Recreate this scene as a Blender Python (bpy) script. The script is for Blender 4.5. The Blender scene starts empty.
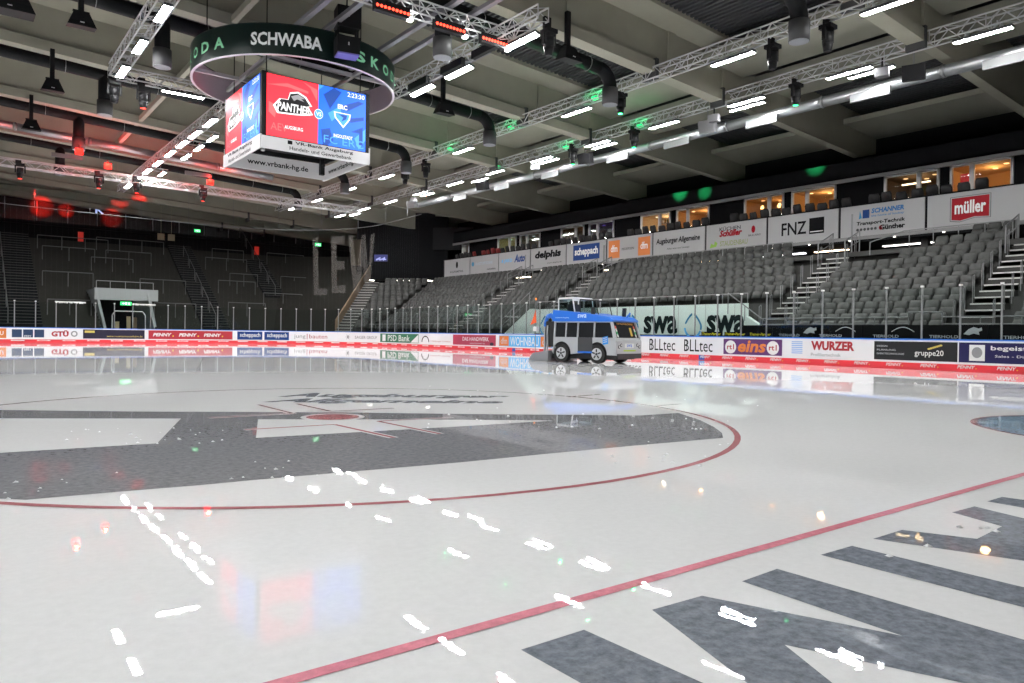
import bpy, math, random
from mathutils import Vector, Matrix
random.seed(7)
R = math.radians
scene = bpy.context.scene
COL = scene.collection

# ------------------------------------------------------------------ camera
CAM = Vector((-10.5524, -2.0126, 0.9821)); YAW, PITCH, ROLL, FPX = 0.654317, -0.00938, 0.013839, 738.1
_fw = Vector((math.sin(YAW) * math.cos(PITCH), math.cos(YAW) * math.cos(PITCH), math.sin(PITCH)))
_r = Vector((math.cos(YAW), -math.sin(YAW), 0)); _u = _r.cross(_fw)
_rt = _r * math.cos(ROLL) + _u * math.sin(ROLL); _up = -_r * math.sin(ROLL) + _u * math.cos(ROLL)
cam = bpy.data.cameras.new('camera'); cam.sensor_width = 36; cam.lens = FPX / 1024 * 36
cam.clip_start = .05; cam.clip_end = 300
co = bpy.data.objects.new('camera', cam); COL.objects.link(co)
co.matrix_world = Matrix(((_rt.x, _up.x, -_fw.x, CAM.x), (_rt.y, _up.y, -_fw.y, CAM.y), (_rt.z, _up.z, -_fw.z, CAM.z), (0, 0, 0, 1)))
scene.camera = co
# ------------------------------------------------------------------ world, exposure (indoor hall: almost no ambient)
w = bpy.data.worlds.new('world'); scene.world = w; w.use_nodes = True
w.node_tree.nodes['Background'].inputs[0].default_value = (.5, .52, .55, 1)
w.node_tree.nodes['Background'].inputs[1].default_value = .05
scene.view_settings.view_transform = 'Standard'; scene.view_settings.look = 'None'
scene.view_settings.gamma = 1; scene.view_settings.use_curve_mapping = False
scene.view_settings.exposure = 0.0
LAMP = 200.0          # radiance of the white truss lamps


def ice(px, py):
    """pixel -> point on the ice plane"""
    d = _fw * FPX + _rt * (px - 512) + _up * (341.5 - py)
    t = -CAM.z / d.z
    return (CAM.x + d.x * t, CAM.y + d.y * t)


# ------------------------------------------------------------------ materials
MATS = {}


def mat(name, col=(.5, .5, .5), rough=.6, metal=0., emit=None, estr=0., noise=0., nscale=4., bump=0., bscale=60., spec=.5):
    if name in MATS: return MATS[name]
    m = bpy.data.materials.new(name); m.use_nodes = True; MATS[name] = m
    nt = m.node_tree; b = nt.nodes['Principled BSDF']
    b.inputs['Base Color'].default_value = (*col, 1); b.inputs['Roughness'].default_value = rough
    b.inputs['Metallic'].default_value = metal; b.inputs['Specular IOR Level'].default_value = spec
    if emit: b.inputs['Emission Color'].default_value = (*emit, 1); b.inputs['Emission Strength'].default_value = estr
    if noise or bump:
        g = nt.nodes.new('ShaderNodeNewGeometry')
    if noise:
        n = nt.nodes.new('ShaderNodeTexNoise'); n.inputs['Scale'].default_value = nscale; n.inputs['Detail'].default_value = 5
        nt.links.new(g.outputs['Position'], n.inputs['Vector'])
        mx = nt.nodes.new('ShaderNodeMix'); mx.data_type = 'RGBA'
        mx.inputs[6].default_value = (*[c * (1 - noise) for c in col], 1); mx.inputs[7].default_value = (*[min(1, c * (1 + noise)) for c in col], 1)
        nt.links.new(n.outputs['Fac'], mx.inputs[0]); nt.links.new(mx.outputs[2], b.inputs['Base Color'])
    if bump:
        n = nt.nodes.new('ShaderNodeTexNoise'); n.inputs['Scale'].default_value = bscale
        nt.links.new(g.outputs['Position'], n.inputs['Vector'])
        bp = nt.nodes.new('ShaderNodeBump'); bp.inputs['Strength'].default_value = bump; bp.inputs['Distance'].default_value = .02
        nt.links.new(n.outputs['Fac'], bp.inputs['Height']); nt.links.new(bp.outputs['Normal'], b.inputs['Normal'])
    return m


def emat(name, col, s):
    return mat(name, tuple(min(1, c) * .4 for c in col), .5, emit=col, estr=s)


def ice_mat(name, col, mottle=.06, frost=.0):
    """wet, freshly resurfaced ice: paint colour under a smooth water film with faint ripples"""
    if name in MATS: return MATS[name]
    m = mat(name, col, .07, spec=.33); nt = m.node_tree; b = nt.nodes['Principled BSDF']
    b.inputs['IOR'].default_value = 1.31
    b.inputs['Specular IOR Level'].default_value = .5
    g = nt.nodes.new('ShaderNodeNewGeometry')
    n = nt.nodes.new('ShaderNodeTexNoise'); n.inputs['Scale'].default_value = 22; n.inputs['Detail'].default_value = 8; n.inputs['Roughness'].default_value = .7
    nt.links.new(g.outputs['Position'], n.inputs['Vector'])
    n2 = nt.nodes.new('ShaderNodeTexNoise'); n2.inputs['Scale'].default_value = .35; n2.inputs['Detail'].default_value = 3
    nt.links.new(g.outputs['Position'], n2.inputs['Vector'])
    mx = nt.nodes.new('ShaderNodeMix'); mx.data_type = 'RGBA'
    mx.inputs[6].default_value = (*[c * (1 - mottle) for c in col], 1); mx.inputs[7].default_value = (*[min(1, c * (1 + mottle)) for c in col], 1)
    cr = nt.nodes.new('ShaderNodeMapRange'); cr.inputs[1].default_value = .36; cr.inputs[2].default_value = .64
    nt.links.new(n.outputs['Fac'], cr.inputs[0]); nt.links.new(cr.outputs[0], mx.inputs[0]); nt.links.new(mx.outputs[2], b.inputs['Base Color'])
    # water film: long ripples + fine grain, some patches already frosted (rougher)
    rr = nt.nodes.new('ShaderNodeMapRange'); rr.inputs[1].default_value = .35; rr.inputs[2].default_value = .7
    rr.inputs[3].default_value = .0; rr.inputs[4].default_value = .010
    nt.links.new(n2.outputs['Fac'], rr.inputs[0]); nt.links.new(rr.outputs[0], b.inputs['Roughness'])
    w1 = nt.nodes.new('ShaderNodeTexNoise'); w1.inputs['Scale'].default_value = 1.6; w1.inputs['Detail'].default_value = 3
    nt.links.new(g.outputs['Position'], w1.inputs['Vector'])
    bp = nt.nodes.new('ShaderNodeBump'); bp.inputs['Strength'].default_value = .04; bp.inputs['Distance'].default_value = .02
    nt.links.new(w1.outputs['Fac'], bp.inputs['Height'])
    bp2 = nt.nodes.new('ShaderNodeBump'); bp2.inputs['Strength'].default_value = .03; bp2.inputs['Distance'].default_value = .002
    n3 = nt.nodes.new('ShaderNodeTexNoise'); n3.inputs['Scale'].default_value = 26; n3.inputs['Detail'].default_value = 2
    nt.links.new(g.outputs['Position'], n3.inputs['Vector']); nt.links.new(n3.outputs['Fac'], bp2.inputs['Height']); nt.links.new(bp.outputs['Normal'], bp2.inputs['Normal'])
    nt.links.new(bp2.outputs['Normal'], b.inputs['Normal'])
    return m


ICE = ice_mat('ice_white', (.87, .878, .885), .03)
ICE_RED = ice_mat('ice_red', (.80, .30, .37), .12)
ICE_REDP = ice_mat('ice_red_pale', (.52, .20, .22), .1)
ICE_GREY = ice_mat('ice_grey', (.275, .28, .30), .22)
ICE_LET = ice_mat('ice_letter_grey', (.24, .265, .31), .28)
ICE_BLUE = ice_mat('ice_blue', (.20, .26, .50), .1)
ICE_CREASE = ice_mat('ice_crease', (.28, .40, .52), .1)
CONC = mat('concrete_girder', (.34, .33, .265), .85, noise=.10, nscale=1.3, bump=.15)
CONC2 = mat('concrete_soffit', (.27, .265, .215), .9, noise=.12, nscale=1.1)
DECK = mat('dark_deck', (.055, .057, .06), .7)
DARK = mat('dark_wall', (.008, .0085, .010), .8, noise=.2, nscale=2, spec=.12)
BLACK = mat('black_metal', (.007, .007, .008), .6, spec=.25)
DUCT = mat('black_duct', (.007, .0075, .0085), .7, spec=.2)
ALU = mat('aluminium', (.58, .585, .59), .45, .2)
STEEL = mat('galvanised_steel', (.22, .225, .23), .5, .4)
BARR = mat('barrier_steel', (.085, .087, .088), .6, .2)
SPIRAL = mat('spiral_duct', (.46, .48, .50), .36, .8)
WHITE = mat('white_paint', (.75, .75, .74), .5)
BOARDW = mat('board_white', (.80, .80, .82), .3)
BLUE = mat('board_blue', (.03, .16, .62), .35)
REDK = mat('kick_red', (.72, .03, .045), .35)
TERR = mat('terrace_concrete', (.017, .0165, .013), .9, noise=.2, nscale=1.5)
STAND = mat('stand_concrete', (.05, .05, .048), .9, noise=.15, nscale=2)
SEAT = mat('seat_fabric', (.060, .062, .060), .75, noise=.25, nscale=14)
LAMPM = emat('lamp_white', (1, 1, .99), LAMP)
GREYC = mat('diffuser_grey', (.05, .05, .052), .7)
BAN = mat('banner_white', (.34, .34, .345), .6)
INK = mat('ink_black', (.006, .006, .007), .8, spec=.1)


def glass(name, tint=(.9, .95, .93), a=.06):
    if name in MATS: return MATS[name]
    m = bpy.data.materials.new(name); m.use_nodes = True; MATS[name] = m; nt = m.node_tree
    for n in list(nt.nodes): nt.nodes.remove(n)
    o = nt.nodes.new('ShaderNodeOutputMaterial'); t = nt.nodes.new('ShaderNodeBsdfTransparent'); t.inputs[0].default_value = (*tint, 1)
    gl = nt.nodes.new('ShaderNodeBsdfGlossy'); gl.inputs['Roughness'].default_value = .03; gl.inputs[0].default_value = (.9, .95, .95, 1)
    f = nt.nodes.new('ShaderNodeFresnel'); f.inputs[0].default_value = 1.4
    mu = nt.nodes.new('ShaderNodeMath'); mu.operation = 'MULTIPLY'; mu.inputs[1].default_value = a * 8
    nt.links.new(f.outputs[0], mu.inputs[0])
    mx = nt.nodes.new('ShaderNodeMixShader'); nt.links.new(mu.outputs[0], mx.inputs[0])
    nt.links.new(t.outputs[0], mx.inputs[1]); nt.links.new(gl.outputs[0], mx.inputs[2]); nt.links.new(mx.outputs[0], o.inputs[0])
    return m


GLASS = glass('rink_glass', (.93, .96, .95), .05)
WGLASS = glass('window_glass', (.92, .93, .92), .06)


# ------------------------------------------------------------------ mesh building
class MB:
    def __init__(s): s.v = []; s.f = []; s.m = None

    def add(s, v, f):
        o = len(s.v); s.v += [tuple(p) for p in v]; s.f += [tuple(i + o for i in q) for q in f]; return s

    def box(s, x0, x1, y0, y1, z0, z1):
        return s.add([(x0, y0, z0), (x1, y0, z0), (x1, y1, z0), (x0, y1, z0), (x0, y0, z1), (x1, y0, z1), (x1, y1, z1), (x0, y1, z1)],
                     [(3, 2, 1, 0), (4, 5, 6, 7), (0, 1, 5, 4), (1, 2, 6, 5), (2, 3, 7, 6), (3, 0, 4, 7)])

    def hexa(s, p):   # 8 points: bottom 4, top 4
        return s.add(p, [(3, 2, 1, 0), (4, 5, 6, 7), (0, 1, 5, 4), (1, 2, 6, 5), (2, 3, 7, 6), (3, 0, 4, 7)])

    def tube(s, a, b, r, n=6, r2=None, cap=True):
        a, b = Vector(a), Vector(b); d = (b - a)
        if d.length < 1e-6: return s
        d.normalize(); u = d.cross(Vector((0, 0, 1)) if abs(d.z) < .95 else Vector((1, 0, 0))).normalized(); w_ = d.cross(u)
        r2 = r if r2 is None else r2; v = []
        for c, rr in ((a, r), (b, r2)):
            for k in range(n):
                t = 2 * math.pi * (k + .5) / n; v.append(c + u * rr * math.cos(t) + w_ * rr * math.sin(t))
        f = [(k, (k + 1) % n, n + (k + 1) % n, n + k) for k in range(n)]
        if cap: f += [tuple(range(n))[::-1], tuple(range(n, 2 * n))]
        return s.add(v, f)

    def path(s, pts, r, n=6):
        for a, b in zip(pts, pts[1:]): s.tube(a, b, r, n)
        return s

    def prism(s, poly, z0, z1):  # xy polygon
        n = len(poly)
        return s.add([(x, y, z0) for x, y in poly] + [(x, y, z1) for x, y in poly],
                     [tuple(range(n))[::-1], tuple(range(n, 2 * n))] + [(k, (k + 1) % n, n + (k + 1) % n, n + k) for k in range(n)])

    def extr(s, poly, fn, a, b):  # polygon in (p,q) mapped by fn(p,q,t) between t=a and t=b
        n = len(poly)
        return s.add([fn(p, q, a) for p, q in poly] + [fn(p, q, b) for p, q in poly],
                     [tuple(range(n))[::-1], tuple(range(n, 2 * n))] + [(k, (k + 1) % n, n + (k + 1) % n, n + k) for k in range(n)])

    def mesh(s, name, m, smooth=False):
        me = bpy.data.meshes.new(name); me.from_pydata(s.v, [], s.f); me.materials.append(m)
        if smooth: me.polygons.foreach_set('use_smooth', [True] * len(me.polygons))
        me.update(); return me

    def obj(s, name, m, parent=None, smooth=False, **kw):
        return link(name, s.mesh(name, m, smooth), parent, **kw)


def link(name, me, parent=None, **kw):
    o = bpy.data.objects.new(name, me); COL.objects.link(o)
    if parent is not None: o.parent = parent
    for k, v in kw.items():
        if v is not None: o[k] = v
    return o


def thing(name, label, cat, loc=(0, 0, 0), rz=0, group=None, kind=None):
    o = bpy.data.objects.new(name, None); COL.objects.link(o); o.location = loc; o.rotation_euler = (0, 0, rz); o.empty_display_size = .2
    o['label'] = label; o['category'] = cat
    if group: o['group'] = group
    if kind: o['kind'] = kind
    return o


def tag(o, label, cat, group=None):
    o['label'] = label; o['category'] = cat
    if group: o['group'] = group
    return o


def child_mesh(parent, mb, name, m, smooth=False, **kw):
    """world-space geometry placed under a parent that has its own location"""
    M = (Matrix.Translation(parent.location) @ parent.rotation_euler.to_matrix().to_4x4()).inverted() if parent is not None else Matrix()
    if parent is not None and parent.parent is not None:
        P = parent.parent; M = M @ (Matrix.Translation(P.location) @ P.rotation_euler.to_matrix().to_4x4()).inverted()
    mb.v = [tuple(M @ Vector(v)) for v in mb.v]
    return mb.obj(name, m, parent, smooth, **kw)


ORD = ['first', 'second', 'third', 'fourth', 'fifth', 'sixth', 'seventh', 'eighth', 'ninth', 'tenth', 'eleventh', 'twelfth', 'thirteenth',
       'fourteenth', 'fifteenth', 'sixteenth', 'seventeenth', 'eighteenth', 'nineteenth', 'twentieth'] + ['twenty-' + x for x in
       ['first', 'second', 'third', 'fourth', 'fifth', 'sixth', 'seventh', 'eighth', 'ninth']] + ['thirtieth'] + ['thirty-' + x for x in ['first', 'second', 'third', 'fourth', 'fifth', 'sixth', 'seventh', 'eighth', 'ninth']] + ['fortieth']

# ------------------------------------------------------------------ lettering (font outline -> mesh, mapped onto a surface)
_TC = {}


def glyphs(body, bold=0., shear=0.):
    k = (body, bold, shear)
    if k not in _TC:
        cu = bpy.data.curves.new('lettering', 'FONT'); cu.body = body; cu.offset = bold; cu.shear = shear; cu.resolution_u = 2
        ob = bpy.data.objects.new('lettering', cu); me = ob.to_mesh()
        v = [(p.co.x, p.co.y) for p in me.vertices]; f = [tuple(p.vertices) for p in me.polygons]
        ob.to_mesh_clear(); bpy.data.objects.remove(ob); bpy.data.curves.remove(cu)
        x0 = min(p[0] for p in v); x1 = max(p[0] for p in v); y0 = min(p[1] for p in v); y1 = max(p[1] for p in v)
        _TC[k] = ([((x - x0) / (x1 - x0), (y - y0) / (y1 - y0)) for x, y in v], f)
    return _TC[k]


def text(body, a0, a1, b0, b1, fn, m, parent, bold=0., shear=0., name='lettering', off=.012):
    """fill the box a0..a1 x b0..b1 of the surface fn(a, b, off) with the word"""
    v, f = glyphs(body, bold, shear); mb = MB()
    mb.add([fn(a0 + (a1 - a0) * p, b0 + (b1 - b0) * q, off) for p, q in v], f)
    return child_mesh(parent, mb, name, m)


def patch(poly, fn, m, parent, name, off=.006, n=1):
    mb = MB(); mb.add([fn(a, b, off) for a, b in poly], [tuple(range(len(poly)))])
    return child_mesh(parent, mb, name, m)


def rect(a0, a1, b0, b1, fn, m, parent, name, off=.006, n=1):
    mb = MB()
    for k in range(n):
        c0 = a0 + (a1 - a0) * k / n; c1 = a0 + (a1 - a0) * (k + 1) / n
        mb.add([fn(c0, b0, off), fn(c1, b0, off), fn(c1, b1, off), fn(c0, b1, off)], [(0, 1, 2, 3)])
    return child_mesh(parent, mb, name, m)


def disc(ca, cb, ra, rb, fn, m, parent, name, off=.007, n=20):
    return patch([(ca + ra * math.cos(2 * math.pi * k / n), cb + rb * math.sin(2 * math.pi * k / n)) for k in range(n)], fn, m, parent, name, off)


def col(name, c, rough=.5): return mat(name, c, rough)

# ================================================================== THE ICE
def rounded(hx, y0, y1, r, n=10):
    pts = []
    for cx, cy, a0 in ((hx - r, y0 + r, -90), (hx - r, y1 - r, 0), (-hx + r, y1 - r, 90), (-hx + r, y0 + r, 180)):
        for k in range(n + 1):
            a = R(a0 + 90 * k / n); pts.append((cx + r * math.cos(a), cy + r * math.sin(a)))
    return pts


floor = MB().add([(x, y, 0) for x, y in rounded(15.1, -4.1, 56.1, 8.6)], [tuple(range(44))]).obj('floor', ICE, kind='structure')
fl = MB().box(-34, 34, -26, 84, -.3, -.12).obj('floor_slab', STAND, kind='structure')


def onice(name, pts, m, z=.001, label=None):
    mb = MB().add([(x, y, z) for x, y in pts], [tuple(range(len(pts)))])
    return mb.obj(name, m, floor, label=label)


def stripe(name, a, b, wd, m, z=.002):
    a, b = Vector(a), Vector(b); d = (b - a).normalized(); n = Vector((-d.y, d.x)) * wd / 2
    return onice(name, [tuple(a + n), tuple(b + n), tuple(b - n), tuple(a - n)], m, z)


def ringice(name, cx, cy, r0, r1, m, z=.002, a0=0, a1=360, n=96):
    mb = MB(); v = []
    for k in range(n + 1):
        a = R(a0 + (a1 - a0) * k / n); v += [(cx + r0 * math.cos(a), cy + r0 * math.sin(a), z), (cx + r1 * math.cos(a), cy + r1 * math.sin(a), z)]
    mb.add(v, [(2 * k, 2 * k + 1, 2 * k + 3, 2 * k + 2) for k in range(n)])
    return mb.obj(name, m, floor)


stripe('goal_line', (-13.6, 0), (13.6, 0), .055, ICE_RED)
stripe('goal_line', (-13.6, 52), (13.6, 52), .055, ICE_RED)
stripe('blue_line', (-15, 17.5), (15, 17.5), .3, ICE_BLUE)
stripe('blue_line', (-15, 34.5), (15, 34.5), .3, ICE_BLUE)
stripe('centre_line', (-15, 26), (15, 26), .3, ICE_REDP)
for gy, sg in ((0, 1), (52, -1)):
    onice('goal_crease', [(1.8 * math.cos(R(a)), gy + sg * 1.8 * math.sin(R(a))) for a in range(0, 181, 6)], ICE_CREASE, .001)
    ringice('crease_line', 0, gy, 1.77, 1.83, ICE_REDP, .002, 0 if sg > 0 else 180, 180 if sg > 0 else 360, 40)
for cx, cy in ((-7, 6), (7, 6), (7, 46), (-7, 46), (0, 26)):
    if (cx, cy) == (7, 6): continue
    ringice('faceoff_circle', cx, cy, 4.445, 4.505, ICE_REDP, .002)
    if (cx, cy) != (-7, 6):
        onice('faceoff_spot', [(cx + .3 * math.cos(R(a)), cy + .3 * math.sin(R(a))) for a in range(0, 360, 15)], ICE_REDP, .002)
onice('faceoff_spot_rim', [(-7 + .36 * math.cos(R(a)), 6 + .36 * math.sin(R(a))) for a in range(0, 360, 12)], ICE, .0025)
onice('faceoff_spot', [(-7 + .30 * math.cos(R(a)), 6 + .30 * math.sin(R(a))) for a in range(0, 360, 12)], ICE_REDP, .003)
# hash marks on the far side of the circle
for a, b in (((569, 397), (600, 394.4)), ((655, 406), (681, 404))): stripe('hash_mark', ice(*a), ice(*b), .05, ICE_REDP)
# L-shaped player marks round the spot
for pl in (((208.4, 418), (292.6, 413.5), (258.4, 404.9)), ((296.4, 403.9), (330.7, 411.5), (394, 408.4)),
           ((244.4, 430), (334.5, 424.7), (394, 437.9)), ((452.5, 417.6), (377.7, 421.4), (440, 434))):
    q = [ice(*p) for p in pl]
    for a, b in ((q[0], q[1]), (q[1], q[2])):
        stripe('player_mark_rim', a, b, .11, ICE, .0025); stripe('player_mark', a, b, .05, ICE_REDP, .0032)
# big grey emblem painted inside the circle
emb = [(-60, 409.4), (0, 410), (130, 411.5), (350, 412.5), (460, 414), (640, 415.5), (678, 413), (700, 420), (714, 427), (722, 433), (723, 438),
       (640, 445.2), (560, 452.6), (460, 462.5), (255, 480), (200, 485.3), (117, 492), (26, 500), (0, 498.8), (-60, 496)]
onice('ice_emblem', [ice(*p) for p in emb], ICE_GREY, .001, label='large dark grey emblem under the ice')
onice('emblem_cutout', [ice(*p) for p in [(-60, 418.4), (0, 418.5), (181, 418.7), (157, 443.5), (0, 453), (-60, 456.5)]], ICE, .0016)
onice('emblem_cutout', [ice(*p) for p in [(258, 419.3), (460, 419.8), (553, 420.7), (460, 426.5), (256, 438)]], ICE, .0016)
# bold letters behind the goal line (run out of the frame to the lower right)
def ext(a, b, Y=-1.5):
    """continue an edge seen in the photo to the foot of the letters"""
    a, b = ice(*a), ice(*b); t = (Y - a[1]) / (b[1] - a[1]); return (a[0] + t * (b[0] - a[0]), Y)


for pl in ([ice(521, 650), ice(584, 630), ext((584, 630), (689, 677)), (-9.12, -1.5)],
           [ice(820.5, 555), ice(852, 546), ext((852, 546), (1024, 587.5)), ext((820.5, 555), (1024, 607.5))],
           [ice(873, 539), ice(902, 530), ice(977, 539), ice(1002, 526.5), ice(952, 512.5), ice(974.5, 506.5), ext((974.5, 506.5), (1024, 518.5)), ext((873, 539), (1024, 561))],
           [ice(987, 501.5), ice(1002, 497), ext((1002, 497), (1024, 500)), ext((987, 501.5), (1024, 508))]):
    onice('ice_letter', pl, ICE_LET, .001)
mp = [ice(652, 610), ice(702, 596), ice(902, 636), ice(742, 581.5), ice(777, 569), ext((777, 569), (1024, 640)), ext((784.5, 645), (962, 683)), ice(784.5, 645), ext((784.5, 645), (832, 683)), ext((652, 610), (717, 660))]
MB().add([(*q, .001) for q in mp], [(0, 1, 2, 7), (3, 4, 5, 2), (2, 5, 6, 7), (0, 7, 8, 9)]).obj('ice_letter', ICE_LET, floor)


def quadmap(q):
    BL, BR, TR, TL = q

    def fn(a, b, off):
        x = (BL[0] * (1 - a) + BR[0] * a) * (1 - b) + (TL[0] * (1 - a) + TR[0] * a) * b
        y = (BL[1] * (1 - a) + BR[1] * a) * (1 - b) + (TL[1] * (1 - a) + TR[1] * a) * b
        return (*ice(x, y), off)
    return fn


text('Augsburger', 0, 1, 0, 1, quadmap(((272, 398), (506, 398.6), (512, 395.3), (292, 392.8))), ICE_LET, floor, .05, .2, 'ice_lettering', .001)
text('Allgemeine', 0, 1, 0, 1, quadmap(((254, 403.3), (500, 404.4), (506, 400.6), (283, 398.2))), ICE_LET, floor, .05, .2, 'ice_lettering', .001)

# ================================================================== RINK BOARDS
SA = 6.5 + 8.5 * math.pi / 2
SP = 8.5 * math.pi / 2


def path(s):
    """far end (s=0 in the middle) -> round the far right corner -> down the far long side; returns point, outward normal"""
    if s < -6.5:
        a = math.pi / 2 + (-6.5 - s) / 8.5; return (-6.5 + 8.5 * math.cos(a), 47.5 + 8.5 * math.sin(a)), (math.cos(a), math.sin(a))
    if s < 6.5: return (s, 56), (0, 1)
    if s < 6.5 + SP:
        a = math.pi / 2 - (s - 6.5) / 8.5; return (6.5 + 8.5 * math.cos(a), 47.5 + 8.5 * math.sin(a)), (math.cos(a), math.sin(a))
    y = 47.5 - (s - 6.5 - SP)
    if y > 4.5: return (15, y), (1, 0)
    a = -(4.5 - y) / 8.5
    return (6.5 + 8.5 * math.cos(a), 4.5 + 8.5 * math.sin(a)), (math.cos(a), math.sin(a))


def bmap(s, z, off=0.):
    (x, y), (nx, ny) = path(s); return (x - nx * off, y - ny * off, z)


S0, S1 = -6.5 - SP, 6.5 + SP + 43 + SP + .01


def strip(name, s0, s1, z0, z1, o0, o1, m, parent, step=.9, **kw):
    mb = MB(); n = max(1, int((s1 - s0) / step)); v = []
    for k in range(n + 1):
        s = s0 + (s1 - s0) * k / n
        v += [bmap(s, z0, o0), bmap(s, z1, o0), bmap(s, z1, o1), bmap(s, z0, o1)]
    f = []
    for k in range(n):
        b = 4 * k
        for j in range(4): f.append((b + j, b + (j + 1) % 4, b + 4 + (j + 1) % 4, b + 4 + j))
    f += [(3, 2, 1, 0), (4 * n, 4 * n + 1, 4 * n + 2, 4 * n + 3)]
    mb.add(v, f)
    return mb.obj(name, m, parent, **kw)


boards = thing('rink_boards', 'white rink boards with blue top rail and red kick strip around the ice', 'barrier', (0, 0, 0))
seam = S0
while seam < S1 - .5:
    strip('board_panel', seam + .004, min(seam + 2.4, S1) - .004, .0, .985, 0, -.1, BOARDW, boards, .24); seam += 2.4
strip('top_rail', S0, S1, .985, 1.03, .012, -.13, BLUE, boards, .25)
strip('kick_strip', S0, S1, .0, .23, .012, 0, REDK, boards, .25)
# white dashes with the sponsor word on the kick strip
DASH = mat('kick_white', (.8, .78, .78), .4); YEL = mat('yellow', (.8, .62, .02), .5)
BLUEM = mat('kick_blue', (.02, .07, .35), .4)
s = -13.
while s < 62:
    if s < 38:
        rect(s, s + .75, .125, .195, bmap, DASH, boards, 'kick_dash', .016)
    text('PENNY', s + (.12 if s < 38 else 0), s + (.60 if s < 38 else .52), .135 if s < 38 else .10, .185 if s < 38 else .205, bmap, REDK if s < 38 else WHITE, boards, .02, .25, off=.02)
    if s > 38: rect(s + .53, s + .56, .10, .13, bmap, YEL, boards, 'dot', .02)
    s += 1.45 if s < 38 else 1.12
for sb in (36.1, 49.2): rect(sb, sb + .3, .02, .22, bmap, BLUEM, boards, 'line_mark', .018)

# protective glass on top of the boards
gl = thing('glass_screen', 'clear protective glass with grey posts standing on the rink boards', 'glass screen', (0, 0, 0))
sv = 56.82 - .0; k = 0
POSTS = []
s = S0 + .4
PITCH_G = 1.165
base = (6.5 + SP + 47.5 - 6.79) % PITCH_G
s = base - PITCH_G * 16
while s < S1:
    if s > S0: POSTS.append(s)
    s += PITCH_G
POSTM = mat('post_grey', (.23, .235, .24), .5, .3)
pm = MB().tube((0, 0, 0), (0, 0, 1.70), .032, 8).mesh('post', POSTM)
cm = MB().box(-.045, .045, -.045, .045, 0, .06).mesh('post_cap', WHITE)
for s in POSTS:
    o = link('post', pm, gl); o.location = bmap(s, 1.03, -.06)
    c = link('post_cap', cm, o); c.location = (0, 0, 1.70)
for a, b in zip(POSTS, POSTS[1:]):
    z1 = 2.70
    mb = MB(); mb.add([bmap(a + .03, 1.05, -.05), bmap(b - .03, 1.05, -.05), bmap(b - .03, z1, -.05), bmap(a + .03, z1, -.05),
                       bmap(a + .03, 1.05, -.062), bmap(b - .03, 1.05, -.062), bmap(b - .03, z1, -.062), bmap(a + .03, z1, -.062)],
                      [(0, 1, 2, 3), (7, 6, 5, 4), (0, 3, 7, 4), (1, 5, 6, 2), (3, 2, 6, 7), (0, 4, 5, 1)])
    mb.obj('pane', GLASS, gl)
for a, b in ((-4.75, -2.95), (-.05, 1.45)):
    mb = MB(); n = 14
    mb.tube(bmap(a, 2.78, -.05), bmap(b, 2.78, -.05), .035)
    for k in range(n): q = a + (b - a) * (k + random.random()) / n; mb.box(bmap(q, 0)[0], bmap(q, 0)[0] + .1, 56.02, 56.1, 2.68 + .04 * random.random(), 2.8)
    mb.obj('gate_header', WHITE, gl)

# ------------------------------------------------------------------ adverts on the boards (each its own thin sheet)
NAVY = col('navy', (.01, .035, .10)); ORA = col('orange', (.62, .17, .025)); PUR = col('purple', (.085, .016, .12)); DRED = col('dark_red', (.38, .012, .025))
GREEN = col('bank_green', (.012, .13, .06)); SKY = col('sky_blue', (.10, .42, .78)); MAG = col('crimson', (.34, .016, .055)); DPUR = mat('plum_grey', (.022, .018, .038), .6, spec=.2)
GOLD = col('gold', (.62, .47, .10)); MIDG = col('mid_grey', (.25, .25, .26)); INDIGO = mat('indigo', (.018, .016, .075), .6, spec=.2); LGREY = col('light_grey', (.52, .53, .55))
PALEB = col('pale_blue', (.25, .42, .75)); ROYAL = mat('royal_blue', (.01, .045, .19), .6, spec=.2); KRED = col('wurz_red', (.36, .01, .02)); TEAL = col('teal', (.02, .20, .38))


def advert(label, s0, s1, m, z0=.30, z1=.93, group='adverts on the rink boards'):
    o = MB(); n = max(1, int((s1 - s0) / .22))
    for k in range(n):
        a = s0 + (s1 - s0) * k / n; b = s0 + (s1 - s0) * (k + 1) / n
        o.add([bmap(a, z0, .006), bmap(b, z0, .006), bmap(b, z1, .006), bmap(a, z1, .006), bmap(a, z0, .002), bmap(b, z0, .002), bmap(b, z1, .002), bmap(a, z1, .002)],
              [(0, 1, 2, 3), (3, 2, 6, 7), (0, 4, 5, 1)])
    return tag(o.obj('board_advert', m), label, 'advert', group)


def bt(ad, body, a0, a1, b0, b1, m, bold=.015, shear=0., off=.012): return text(body, a0, a1, b0, b1, bmap, m, ad, bold, shear, off=off)
def br(ad, a0, a1, b0, b1, m, name='panel_block', off=.009): return rect(a0, a1, b0, b1, bmap, m, ad, name, off, max(1, int(abs(a1 - a0) / .5)))


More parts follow.
